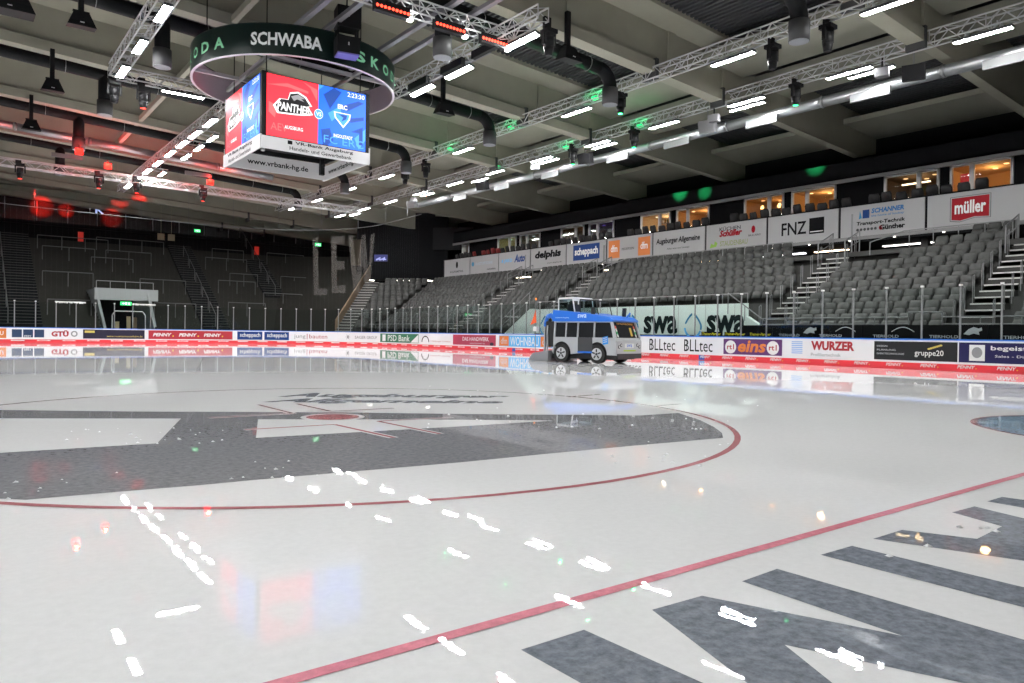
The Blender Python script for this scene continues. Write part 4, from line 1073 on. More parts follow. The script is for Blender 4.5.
for k, y in enumerate((2.5, 8.4, 13.8, 21.8, 30.6, 39.1, 44.5, 50.0, 54.5)):
    lamp(T1X + .05, y, 10.62, 1.7, .18, 'y', 'white lamp panel under the nearer right truss, ' + ORD[k] + ' from the right')
for k in range(13):
    lamp(T2X - .12, 3.25 + 4.35 * k, 10.62, 1.65, .18, 'y', 'white lamp panel under the farther right truss, ice side, ' + ORD[k] + ' from the right')
for k, y in enumerate((11.4, 16.6, 25.0, 29.4, 36.0, 42.4, 53.8)):
    lamp(T2X + .40, y, 10.60, 1.6, .17, 'y', 'white lamp panel under the farther right truss, wall side, ' + ORD[k] + ' from the right', 0, -.3)
for k, y in enumerate((22.5, 25.85, 28.95, 19.0)):
    lamp(-5.35, y, 10.6, 1.4, .24, 'y', ['top', 'middle', 'lowest', 'hidden topmost'][k] + ' lamp panel on the short truss at the upper left')
for k, y in enumerate((17.0, 20.7, 23.3)):
    lamp(4.25, y, 10.5, 1.6, .20, 'y', ['upper right', 'middle', 'lower left'][k] + ' lamp panel on the truss right of the scoreboard ring', .25)
lamp(-2.9, 30.3, 10.6, 1.6, .20, 'x', 'lamp panel on the cross truss left of the scoreboard')
for k, y in enumerate((34.3, 37.0, 39.5, 42.1, 45.2, 48.0, 51.0, 54.0)):
    lamp(-.75, y, 10.72, 1.7, .22, 'y', 'left lamp of the pairs below left of the scoreboard, ' + ORD[k] + ' pair')
    if k in (1, 2, 3, 5, 6): lamp(.15, y + .25, 10.72, 1.5, .17, 'y', 'right lamp of the pairs below left of the scoreboard, ' + ORD[k] + ' pair', 0, -.6)
for k in range(11):
    for X_ in (-11, -15.5): lamp(X_, 2 + 5.2 * k, 10.62, 1.7, .18, 'y', 'lamp panel over the near side of the rink, ' + ORD[k] + (' inner' if X_ == -11 else ' outer') + ' one')
for k, (x, y) in enumerate(((-1.5, 6), (3.5, 6), (-1.5, 11), (3.5, 11), (-1.5, 1.5), (3.5, 1.5))):
    lamp(x, y, 10.9, 1.6, .20, 'x', 'lamp panel above the near goal area, ' + ORD[k] + ' one')
# red lamp strips on the near cross truss
REDL = emat('led_red', (1, .06, .03), 5.)
for k, (x0, x1) in enumerate(((-.65, .5), (1.4, 2.5), (3.15, 4.2))):
    t = thing('red_lamp_strip', ['left', 'middle', 'right'][k] + ' red lamp strip hanging from the cross truss at the top', 'lamp', (x0, 17.75, 10.45), 0, 'red lamp strips')
    MB().box(0, x1 - x0, -.08, .12, 0, .32).obj('housing', BLACK, t)
    for j in range(9): xx = (x1 - x0) * (j + .5) / 9; MB().tube((xx, -.085, .13), (xx, -.1, .13), .045, 8).obj('red_led', REDL, t)
    MB().box(x1 - x0 - .02, x1 - x0 + .1, -.08, .05, -.03, .02).obj('white_light', LAMPM, t)
# black flood light bars hanging on the truss right of the ring
for k, y in enumerate((18.4, 20.4, 22.8)):
    o = MB().box(3.7, 3.86, y - .7, y + .7, 10.42, 10.68); tag(o.obj('black_flood_bar', BLACK), ['upper', 'middle', 'lower'][k] + ' black flood bar on the truss right of the scoreboard ring', 'lamp', 'black flood bars')

# ---- silver spiral duct and pale floods under it
dk = thing('spiral_duct', 'silver spiral air duct along the far side under the roof', 'duct')
for k in range(11):
    y0 = -4 + 4.5 * k; MB().tube((17.3 - .02 * k, y0, 10.45), (17.28 - .02 * k, y0 + 4.42, 10.45), .21, 16).obj('pipe_section', SPIRAL, dk, True)
    MB().tube((17.3 - .02 * k, y0 - .06, 10.45), (17.3 - .02 * k, y0 + .04, 10.45), .24, 16).obj('flange', STEEL, dk, True)
for k, y in enumerate((7.4, 11.95, 16.6, 21.2, 25.1, 30.5, 35.1, 39.8)):
    t = thing('pale_flood', 'pale rectangular flood panel under the silver duct, ' + ORD[k] + ' from the right', 'lamp', (16.95, y, 10.03), 0, 'pale flood panels')
    MB().box(-.05, .04, -.75, .75, .0, .32).obj('panel', mat('pale_panel', (.15, .155, .16), .4), t); MB().box(.0, .2, -.3, -.26, .28, .34).obj('bracket', STEEL, t); MB().box(0, .2, .26, .3, .28, .34).obj('bracket', STEEL, t)
fd = thing('spiral_duct', 'silver spiral air duct crossing the hall at the far left', 'duct')
for k in range(8):
    x0 = -22 + 3.6 * k; MB().tube((x0, 47.0, roofz(11.62, x0)), (x0 + 3.5, 47.0, roofz(11.62, x0 + 3.5)), .2, 14).obj('pipe_section', SPIRAL, fd, True); MB().tube((x0 - .05, 47, roofz(11.62, x0)), (x0 + .05, 47, roofz(11.62, x0)), .23, 14).obj('flange', STEEL, fd, True)
for k, x in enumerate((-5.2, 1.8)):
    tag(MB().box(x - .75, x + .75, 46.3, 46.4, 10.55, 10.78).obj('pale_flood', MATS['pale_panel']), ('left' if k == 0 else 'right') + ' pale flood panel below the far silver duct', 'lamp', 'pale flood panels')


# ---- speakers
def speaker(x, y, z, label, s=.78, rz=0.):
    t = thing('hanging_speaker', label, 'speaker', (x, y, z), rz, 'black hanging speakers')
    MB().hexa([(-.52 * s, -.3 * s, 0), (.52 * s, -.3 * s, 0), (.52 * s, .35 * s, .05), (-.52 * s, .35 * s, .05), (-.28 * s, -.1 * s, .62 * s), (.28 * s, -.1 * s, .62 * s), (.28 * s, .3 * s, .62 * s), (-.28 * s, .3 * s, .62 * s)]).obj('horn_box', BLACK, t)
    MB().add([(-.48 * s, -.306 * s, .03), (.48 * s, -.306 * s, .03), (.42 * s, -.25 * s, .2 * s), (-.42 * s, -.25 * s, .2 * s)], [(0, 1, 2, 3)]).obj('grille', DUCT, t)
    MB().box(-.08, .08, .05, .2, .6 * s, 1.75).obj('hanging_bar', BLACK, t); MB().box(-.3 * s, .3 * s, .02, .12, .66 * s, .72 * s).obj('yoke', BLACK, t)
    MB().box(-.06, .06, -.312 * s, -.30 * s, .1, .13).obj('badge', LGREY, t)


for k, (x, y) in enumerate(((-7.2, 25.0), (-7.2, 33.0), (-7.3, 41.0), (-7.3, 17.0))): speaker(x, y, 10.5 if k < 2 else 10.62, 'black speaker hanging from the girder at the far left, ' + ['upper', 'middle', 'lower', 'topmost'][k] + ' one')
for k, (x, y) in enumerate(((6.35, 17.0), (6.35, 25.0), (6.35, 33.0), (6.3, 9.0))): speaker(x, y, 10.35, 'black speaker hanging from the girder right of the scoreboard, ' + ['upper', 'lower', 'far', 'nearest'][k] + ' one')
speaker(-9.1, 24.9, 10.42, 'large black speaker at the top left corner', 1.25)
# line speakers near the farther truss
for k, (y, wht) in enumerate(((10.0, 0), (18.75, 1), (26.6, 0), (36.0, 0), (44.8, 1))):
    t = thing('tilted_speaker', ('pale' if wht else 'black') + ' tilted box speaker by the silver duct, ' + ORD[k] + ' from the right', 'speaker', (16.1, y, 9.98), R(20), 'tilted box speakers')
    MB().hexa([(-.15, -.35, 0), (.3, -.35, .1), (.3, .35, .1), (-.15, .35, 0), (-.3, -.35, .5), (.15, -.35, .65), (.15, .35, .65), (-.3, .35, .5)]).obj('cabinet', mat('pale_speaker', (.16, .16, .165), .6) if wht else BLACK, t); MB().tube((0, 0, .55), (0, 0, 2.35), .02).obj('hanging_rod', STEEL, t)
for k, y in enumerate((10.9, 18.1, 30.3, 43.9)):
    t = thing('small_white_box', 'small white box lamp under the farther right truss, ' + ORD[k] + ' from the right', 'lamp', (15.69, y, 10.28), R(15), 'small white boxes'); MB().box(-.14, .14, -.22, .22, 0, .30).obj('body', mat('box_grey', (.2, .2, .21), .5), t); MB().tube((0, 0, .30), (0, 0, .66), .03).obj('bracket', BLACK, t)


# ---- moving heads (some carry coloured beams)
def moving_head(x, y, z, label, beam=None, target=None, power=0, size=25, blend=.5, ztop=10.92):
    t = thing('moving_head', label, 'spotlight', (x, y, z), 0, 'black moving head spotlights')
    MB().box(-.2, .2, -.2, .2, .42, .55).obj('base', BLACK, t); MB().box(-.25, -.19, -.06, .06, .05, .45).obj('yoke_arm', BLACK, t); MB().box(.19, .25, -.06, .06, .05, .45).obj('yoke_arm', BLACK, t)
    MB().box(-.22, .05, -.05, .05, .55, ztop - z).obj('clamp', BLACK, t)
    MB().tube((0, 0, .32), (0, 0, .0), .17, 12).tube((0, 0, 0), (0, 0, -.26), .17, 12, .12).obj('head', BLACK, t, True)
    MB().tube((0, 0, -.26), (0, 0, -.27), .10, 10).obj('lens', emat('lens_' + (beam or 'off'), {'red': (1, .05, .03), 'green': (.05, 1, .3), None: (.05, .05, .06)}[beam], 4 if beam else .1), t)
    if beam and power:
        ld = bpy.data.lights.new('beam', 'SPOT'); ld.energy = power; ld.color = (1, .02, .01) if beam == 'red' else (.03, 1, .25); ld.spot_size = R(size); ld.spot_blend = blend; ld.shadow_soft_size = .06
        lo = bpy.data.objects.new('beam', ld); COL.objects.link(lo); lo.parent = t; lo.location = (0, 0, -.3)
        d = Vector(target) - Vector((x, y, z - .3)); lo.rotation_euler = d.to_track_quat('-Z', 'Y').to_euler()


moving_head(11.15, 12.3, 10.15, 'black moving head under the nearer right truss, left of two'); moving_head(11.2, 10.4, 10.2, 'black moving head under the nearer right truss, right of two')
moving_head(4.4, 15.8, 10.0, 'black moving head at the corner right of the red lamp strips')
moving_head(-5.4, 30.35, 10.05, 'black moving head at the left truss corner'); moving_head(-4.4, 30.2, 10.0, 'black moving head with red glow left of the scoreboard', 'red', (-4.5, 47.0, 10.9), 2600, 10)
moving_head(11.15, 34.6, 10.15, 'black moving head far along the nearer right truss'); moving_head(11.15, 37.0, 10.15, 'second black moving head far along the nearer right truss')
moving_head(15.3, 26.7, 10.15, 'green moving head under the farther right truss', 'green', (26.5, 27.9, 9.9), 110000, 8, 1.)
moving_head(15.3, 22.4, 10.2, 'second green moving head under the farther right truss', 'green', (25.1, 25.9, 9.6), 90000, 6, 1.)
moving_head(11.2, 19.3, 10.3, 'green moving head by the lit drum under the nearer truss', 'green', (9.85, 19.05, 10.5), 500, 60)
moving_head(15.3, 14.0, 10.2, 'small black moving head with green beam right of centre', 'green', (26.6, 19.6, 9.9), 110000, 6, 1.)
for k, (x, tx, tz, pw, sz) in enumerate(((-7.4, -4.0, 11.5, 170000, 4.2), (-3.6, 1.4, 11.1, 130000, 4.0), (-1.6, -2.2, 11.4, 80000, 3.0), (2.2, 2.0, 12.9, 60000, 4))):
    moving_head(x, 46.6 + .05 * x, 9.35, 'red moving head on the red lit far truss, ' + ORD[k] + ' from the left', 'red', (tx, 73.8, tz), pw, sz, .8, 10.08)
# red floods that tint the far truss and the roof above it
for k, (x, y, z) in enumerate(((-5.15, 41.95, 10.1), (-3.2, 46.1, 10.35), (2.6, 46.6, 10.3))):
    t = thing('red_flood', 'red glowing flood by the far truss, ' + ['left', 'right', 'lower'][k] + ' one', 'lamp', (x, y, z), 0, 'red floods')
    MB().box(-.18, .18, -.1, .1, -.15, .15).obj('body', emat('red_body', (1, .03, .02), 1.2), t); MB().path([(0, 0, .15), (0, 0, .35), (0, .3, .4)], .03).obj('bracket', BLACK, t)
    ld = bpy.data.lights.new('flood', 'POINT'); ld.energy = (120, 330, 330)[k]; ld.color = (1, .02, .01); ld.shadow_soft_size = .1
    lo = bpy.data.objects.new('flood', ld); COL.objects.link(lo); lo.parent = t; lo.location = (0, -.3, .2)
# green floods on the trusses
for k, (x, y) in enumerate(((11.0, 20.6), (11.0, 26.4), (11.0, 31.8), (15.5, 27.5), (15.5, 22.2), (15.5, 33.5))):
    t = thing('green_flood', 'small green glowing flood inside the right trusses, ' + ORD[k] + ' one', 'lamp', (x, y, 10.95), 0, 'green floods')
    MB().box(-.1, .1, -.12, .12, -.06, .06).obj('body', emat('green_body', (.03, 1, .3), 1.5), t)
    ld = bpy.data.lights.new('flood', 'POINT'); ld.energy = 13; ld.color = (.03, 1, .3); ld.shadow_soft_size = .05
    lo = bpy.data.objects.new('flood', ld); COL.objects.link(lo); lo.parent = t; lo.location = (0, 0, .12)

# ================================================================== SCOREBOARD AND RING
SX, SY0, SY1, SZ0, SZ1 = 1.92, 23.46, 27.5, 7.74, 9.86
sb = thing('scoreboard', 'video cube scoreboard with red and blue screens hanging over centre ice', 'scoreboard', (0, 25.68, 7.3))
child = lambda mb, n, m, sm=False, **kw: child_mesh(sb, mb, n, m, sm, **kw)
child(MB().box(-SX + .04, SX - .04, SY0 + .04, SY1 - .04, SZ0 + .45, SZ1 + .02), 'core', BLACK)
for x in (-SX, SX):
    for y in (SY0, SY1): child(MB().box(x - .1, x + .1, y - .1, y + .1, 7.55, SZ1 + .06), 'corner_post', BLACK)
F_F = lambda a, b, off: (a, SY0 - .10 - off, b)          # front (towards the camera end)
F_L = lambda a, b, off: (-SX - .10 - off, -a, b)         # left side; a = -Y so that it reads left to right
SRED = emat('screen_red', (.86, .032, .05), 1.7); SBLU = emat('screen_blue', (.012, .125, .80), 1.7); SWHT = emat('screen_white', (1, 1, 1), 1.0); SDB = emat('screen_dark_blue', (.01, .08, .42), .9); SLB = emat('screen_light_blue', (.08, .42, 1), 1.0); SBK = emat('screen_black', (.01, .01, .012), .5); SPK = emat('screen_pink', (.95, .16, .17), 1.)
for fn, a0, a1, nm in ((F_F, -1.86, 1.86, 'front_screen'), (F_L, -SY1 + .1, -SY0 - .1, 'left_screen')):
    W_ = a1 - a0; X = lambda p: a0 + W_ * p; Zf = lambda q: SZ0 + (SZ1 - SZ0) * q
    n0 = len(sb.children)
    mb = MB(); mb.add([fn(a0 - .03, SZ0 - .02, -.06), fn(a1 + .03, SZ0 - .02, -.06), fn(a1 + .03, SZ1 + .02, -.06), fn(a0 - .03, SZ1 + .02, -.06), fn(a0 - .03, SZ0 - .02, 0), fn(a1 + .03, SZ0 - .02, 0), fn(a1 + .03, SZ1 + .02, 0), fn(a0 - .03, SZ1 + .02, 0)], [(0, 1, 2, 3), (4, 5, 6, 7), (0, 1, 5, 4), (1, 2, 6, 5), (2, 3, 7, 6), (3, 0, 4, 7)])
    scr = child(mb, nm, BLACK, label='lit video screen with two team emblems')
    P = lambda pl, m, n, off: (lambda o: o)(_patch_scr(pl, m, n, off))

    def _patch_scr(pl, m, n, off):
        mb = MB(); mb.add([fn(X(p), Zf(q), off) for p, q in pl], [tuple(range(len(pl)))])
        M = Matrix.Translation(-sb.location); mb.v = [tuple(M @ Vector(v)) for v in mb.v]; return mb.obj(n, m, scr)

    def tx(s, p0, p1, q0, q1, m, bold=.01, shear=0, off=.012):
        v, f_ = glyphs(s, bold, shear); mb = MB(); mb.add([fn(X(p0 + (p1 - p0) * a), Zf(q0 + (q1 - q0) * b), off) for a, b in v], f_)
        M = Matrix.Translation(-sb.location); mb.v = [tuple(M @ Vector(v)) for v in mb.v]; return mb.obj('screen_text', m, scr)
    P([(0, 0), (.5, 0), (.5, 1), (0, 1)], SRED, 'red_half', .004); P([(.5, 0), (1, 0), (1, 1), (.5, 1)], SBLU, 'blue_half', .004)
    # pattern on the blue half
    for pl in ([(.53, .25), (.62, .30), (.66, .1), (.60, .0), (.55, 0)], [(.55, .85), (.66, 1), (.74, .95), (.62, .62)], [(.80, .52), (.98, .60), (.98, .54), (.84, .46)], [(.74, .72), (.92, .86), (.98, .84), (.80, .64)], [(.84, .3), (.97, .42), (.97, .10), (.93, .10), (.93, .3)]):
        P(pl, SDB, 'blue_facet', .006)
    for pl in ([(.6, .55), (.72, .7), (.74, .6), (.64, .42)], [(.88, .2), (1, .4), (1, .2), (.93, .02)], [(.5, .9), (.56, 1), (.5, 1)]): P(pl, SLB, 'blue_highlight', .005)
    for pl in ([(0, .82), (.2, .9), (.4, .84), (.4, .80), (.2, .84)], [(.02, .55), (.10, .5), (.08, .3), (.02, .38)], [(.35, .98), (.49, .9), (.49, .7), (.42, .9)]): P(pl, SPK, 'red_streak', .005)
    tx('AEV', .04, .20, .10, .22, SPK, 0, off=.006); tx('FC ERC', .56, .98, .04, .17, SLB, 0, off=.007)
    # left emblem: white outline, black shapes and a white word
    em = [(.06, .50), (.12, .63), (.20, .64), (.22, .76), (.30, .80), (.38, .74), (.44, .60), (.40, .58), (.45, .46), (.36, .42), (.26, .40), (.10, .38)]
    cx, cy = .26, .58
    P(em, SWHT, 'emblem_border', .007); P([(cx + (p - cx) * .88, cy + (q - cy) * .86) for p, q in em], SBK, 'emblem_body', .009)
    P([(.23, .70), (.30, .75), (.37, .70), (.33, .69), (.36, .65), (.29, .67), (.26, .63)], mat('emblem_grey', (.2, .2, .2), .5, emit=(.4, .4, .42), estr=.8), 'emblem_highlight', .011)
    tx('PANTHER', .10, .42, .44, .58, SWHT, .03, .1, .013); tx('AUGSBURG', .17, .35, .15, .21, SWHT, .02)
    # VS badge
    P([(.505 + .045 * math.cos(R(a)), .5 + .085 * math.sin(R(a))) for a in range(0, 360, 20)], SWHT, 'badge_ring', .008)
    P([(.505 + .040 * math.cos(R(a)), .5 + .073 * math.sin(R(a))) for a in range(0, 360, 20)], SLB, 'badge', .010); tx('VS', .478, .532, .465, .535, SWHT, .02)
    # right emblem
    tx('ERC', .70, .80, .66, .74, SWHT, .04); P([(.66, .6), (.84, .6), (.83, .5), (.76, .34), (.67, .5)], SWHT, 'shield_border', .008); P([(.675, .585), (.825, .585), (.815, .505), (.76, .375), (.685, .505)], SLB, 'shield', .010); P([(.70, .57), (.80, .57), (.79, .50), (.74, .45), (.76, .52)], SDB, 'shield_mark', .012)
    tx('INGOLSTADT', .66, .86, .16, .22, SWHT, .02); tx('2:23:30', .80, .985, .90, .98, SWHT, .015)
# other two screens (seen only from behind / the side)
child(MB().box(SX + .04, SX + .10, SY0 + .1, SY1 - .1, SZ0 + .25, SZ1), 'right_screen', BLACK); child(MB().box(-1.85, 1.85, SY1 + .04, SY1 + .1, SZ0 + .3, SZ1), 'back_screen', BLACK)
# sign ring below the screens
SG = mat('sign_white', (.55, .55, .56), .5, emit=(.8, .8, .82), estr=.10)
ZA, ZB = 7.28, 7.70
ZZ = {'front_sign': (7.27, 7.70), 'left_sign': (7.28, 7.75), 'back_sign': (7.38, 8.02), 'right_sign': (7.32, 7.90)}
for nm, v in (('front_sign', (-SX - .1, SX + .1, SY0 - .14, SY0 - .08)), ('back_sign', (-SX - .1, SX + .1, SY1 + .08, SY1 + .14)), ('left_sign', (-SX - .14, -SX - .08, SY0 - .1, SY1 + .1)), ('right_sign', (SX + .08, SX + .14, SY0 - .1, SY1 + .1))):
    child(MB().box(*v, *ZZ[nm]), nm, SG)


def stx(s, a0, a1, b0, b1, fn, bold=.01): return text(s, a0, a1, b0, b1, fn, INK, sb, bold)


GF = lambda a, b, off: (a, SY0 - .14 - off, b); GL = lambda a, b, off: (-SX - .14 - off, -a, b); GB = lambda a, b, off: (a, SY1 + .08 - off, b); GR_ = lambda a, b, off: (SX + .08 - off, -a, b)
stx('VR-Bank Augsburg', -.85, 1.35, 7.52, 7.66, GF, .02); rect(-1.12, -.95, 7.53, 7.66, GF, INK, sb, 'bank_mark', .008); stx('Handels- und Gewerbebank', -1.05, 1.3, 7.34, 7.47, GF)
stx('VR-Bank Augsburg', -27.0, -24.2, 7.54, 7.69, GL, .02); stx('Handels- und Gewerbebank', -26.9, -24.3, 7.34, 7.48, GL)
stx('www.vrbank-hg.de', -1.15, 1.35, 7.55, 7.82, GB, .02); stx('www.vrbank-hg.de', -27.0, -24.2, 7.46, 7.72, GR_, .02)
for x in (-SX + .15, SX - .15):
    for y in (SY0 + .2, SY1 - .2): child(MB().tube((x, y, SZ1), (x, y, roofz(13.95, x)), .02, 5), 'suspension_rod', BLACK)
child(MB().box(-SX + .3, SX - .3, SY0 + .6, SY0 + .68, SZ1 + .1, SZ1 + .2).box(-SX + .3, SX - .3, SY1 - .68, SY1 - .6, SZ1 + .1, SZ1 + .2), 'top_frame', BLACK)
for k in range(4): child(MB().tube((-.9 + .6 * k, SY0 + .9, 7.66), (-.9 + .6 * k, SY0 + .9, 7.74), .05, 8), 'under_lamp', mat('yellow_dot', (.5, .4, .05), .4))
child(MB().tube((-SX - .02, SY0 - .02, 7.18), (-SX - .02, SY0 - .02, 7.4), .07, 8), 'corner_camera', STEEL)

# ring with lettering
RR, RY, RZ0, RZ1 = 3.70, 25.5, 10.16, 11.18
rg = thing('sponsor_ring', 'dark green ring with white and green capitals around the scoreboard top', 'ring sign', (0, RY, RZ0))
RGR = mat('ring_green', (.003, .013, .0105), .3); RIN = mat('ring_inner', (.60, .50, .58), .5); REDGE = mat('ring_edge', (.72, .66, .72), .4)
def rmap(r): return lambda a, b, off: (( r + off) * math.sin(a), RY - (r + off) * math.cos(a), b)     # a = angle from the camera-end side, to the right
n = 72
for nm, r0, m_ in (('outer_skin', RR, RGR), ('inner_skin', RR - .06, RIN)):
    mb = MB(); v = []
    for k in range(n): a = 2 * math.pi * k / n; v += [rmap(r0)(a, RZ0, 0), rmap(r0)(a, RZ1, 0)]
    mb.add(v, [(2 * k, (2 * k + 2) % (2 * n), (2 * k + 3) % (2 * n), 2 * k + 1) for k in range(n)]); child_mesh(rg, mb, nm, m_, True)
for nm, z in (('bottom_edge', RZ0), ('top_edge', RZ1)):
    mb = MB(); v = []
    for k in range(n): a = 2 * math.pi * k / n; v += [rmap(RR - .07)(a, z, 0), rmap(RR + .012)(a, z, 0), rmap(RR + .012)(a, z + .025, 0), rmap(RR - .07)(a, z + .025, 0)]
    f = []
    for k in range(n):
        for j in range(4): a, b = 4 * k, 4 * ((k + 1) % n); f.append((a + j, a + (j + 1) % 4, b + (j + 1) % 4, b + j))
    mb.add(v, f); child_mesh(rg, mb, nm, REDGE if z == RZ0 else RGR)
LETW = mat('ring_letter_white', (.75, .76, .76), .5, emit=(.8, .85, .85), estr=.18); LETG = mat('ring_letter_green', (.22, .55, .33), .5, emit=(.2, .6, .35), estr=.16)
RM = rmap(RR)
A0 = -.36                                        # direction of the camera as seen from the ring
def rtext(s, a0, a1, z0, z1, m): text(s, a0, a1, z0, z1, RM, m, rg, .03, off=.012)
rtext('SCHWABA', A0 - .41, A0 + .22, 10.46, 10.90, LETW)
for j, ch in enumerate('SKODA'): a = A0 + .55 + .20 * j; rtext(ch, a, a + .125, 10.46, 10.84, LETG)
for j, ch in enumerate('SKODA'): a = A0 - .78 - .20 * (4 - j) - .03; rtext(ch, a, a + .125, 10.46, 10.84, LETG)
for k in range(4):
    a = A0 + .6 + 1.5708 * k; x, y, _ = rmap(RR - .1)(a, 0, 0); child_mesh(rg, MB().tube((x, y, RZ1), (x, y, roofz(GZ + .6, x)), .02, 5), 'suspension_rod', BLACK)
for x in (-1.6, 1.6): child_mesh(rg, MB().box(x - .06, x + .06, RY - 3.3, RY + 3.3, RZ0 + .45, RZ0 + .58), 'ring_spoke', ALU)
for y in (-1.6, 1.6): child_mesh(rg, MB().box(-3.3, 3.3, RY + y - .06, RY + y + .06, RZ0 + .45, RZ0 + .58), 'ring_spoke', ALU)
# black line-array cabinet in front of the ring
t = thing('line_speaker', 'tall black speaker cabinet hanging in front of the green ring', 'speaker', (.12, 21.3, 10.3), R(-12))
MB().tube((0, 0, 1.5), (0, 0, 3.7), .03).obj('hanging_rod', BLACK, t)
MB().box(-.38, .38, -.35, .25, .0, .55).obj('lower_cabinet', BLACK, t); MB().box(-.38, .38, -.35, .25, .85, 1.55).obj('upper_cabinet', BLACK, t); MB().box(-.36, .36, -.34, .2, -.05, 0).obj('base_plate', mat('violet_plate', (.12, .10, .35), .5), t)
for x in (-.33, .33): MB().box(x - .03, x + .03, -.2, -.14, .5, .9).box(x - .03, x + .03, .1, .16, .5, .9).obj('frame_bar', BLACK, t)
for z in (.25, 1.2): MB().box(-.02, .02, -.36, -.35, z, z + .1).obj('badge', LGREY, t)
# silver profile rails above the ring (roof rails running along the hall)
for k, (x, y0, y1) in enumerate(((-1.2, 14, 25), (-.3, 14, 25), (2.0, 14, 25), (2.9, 14, 25), (5.1, 20, 27))):
    o = MB().box(x - .09, x + .09, y0, y1, 11.25, 11.38); tag(o.obj('roof_rail', mat('rail_violet', (.20, .195, .22), .45, .4)), 'silver profile rail under the roof above the ring, ' + ORD[k] + ' from the left', 'rail', 'silver rails above the ring')

# ================================================================== SAFETY NET AT THE FAR END
net = thing('safety_net_rig', 'thin curved cable with hangers carrying the far end net', 'net', (0, 0, 0))
pts = []
for k in range(60):
    s = -13 + 38 * k / 59; (x, y), (nx, ny) = path(min(s, 19.8)); z = 8.95 + .006 * abs(s - 3) ** 1.2
    if s > 19.8: y = 47.5 - (s - 19.8) 
    pts.append((x + nx * .4, y + ny * .4, z))
child_mesh(net, MB().path(pts, .022, 5), 'cable', STEEL)
for k in range(1, 60, 5):
    x, y, z = pts[k]; child_mesh(net, MB().tube((x, y, z), (x, y, z + 2.2 + .2 * math.sin(k)), .014, 4), 'hanger', STEEL)
NETM = mat('net_cord', (.10, .10, .10), .8)
mb = MB()
for k in range(0, 59):
    for j in range(2):
        a = Vector(pts[k]).lerp(Vector(pts[k + 1]), j / 2); mb.tube(a, (a.x, a.y, 2.8), .0015, 3, cap=False)
child_mesh(net, mb, 'net_mesh', NETM, kind='stuff')
# letters on the net: thin pale mesh sheets
lm = bpy.data.materials.new('mesh_sheet'); lm.use_nodes = True; MATS['mesh_sheet'] = lm
b = lm.node_tree.nodes['Principled BSDF']; b.inputs['Base Color'].default_value = (.42, .41, .38, 1); b.inputs['Roughness'].default_value = .8; b.inputs['Alpha'].default_value = .13
LW = thing('net_letters', 'large translucent pale letters hanging on the far right of the net', 'sign', (0, 0, 0))
def nmap(a, z, off=0):
    (x, y), (nx, ny) = path(a); return (x + nx * .35, y + ny * .35, z)
def npoly(nm, pl):
    mb = MB(); mb.add([nmap(12.75 + (a - 12.6) * .57, z) for a, z in pl], [tuple(range(len(pl)))]); child_mesh(LW, mb, nm, lm)
npoly('letter_l', [(12.6, 8.4), (13.3, 8.4), (13.5, 4.4), (14.7, 4.4), (14.7, 3.9), (12.85, 3.9)])
npoly('letter_e', [(15.2, 8.5), (17.3, 8.5), (17.3, 7.9), (16.0, 7.9), (16.05, 6.55), (17.3, 6.55), (17.3, 5.9), (16.1, 5.9), (16.15, 4.65), (17.5, 4.65), (17.5, 4.05), (15.4, 4.05)])
npoly('letter_w', [(17.8, 8.5), (18.6, 8.5), (19.3, 5.6), (20.1, 8.5), (20.8, 8.5), (21.4, 5.6), (21.9, 8.5), (22.7, 8.5), (21.8, 4.05), (20.9, 4.05), (20.4, 6.4), (19.8, 4.05), (18.9, 4.05)])

# ================================================================== ICE RESURFACER (wrapped as a little bus)
VS = mat('bus_silver', (.52, .54, .56), .35, .35); VB = mat('bus_blue', (.02, .16, .66), .3); VW = mat('bus_window', (.008, .009, .011), .55, spec=.2); VK = mat('bus_black', (.015, .015, .016), .45); VR = mat('flag_orange', (.80, .10, .02), .6); RUB = mat('rubber', (.02, .02, .02), .8); RIM = mat('rim', (.72, .73, .75), .35, .4)
veh = thing('ice_resurfacer', 'silver and blue ice resurfacer wrapped like a small bus', 'vehicle', (8.43, 17.69, 0), math.atan2(-.976, .219))
VL, VR_, HW = 2.45, -1.55, .96         # front end, rear of the cabin body, half width (local x forward, y left)
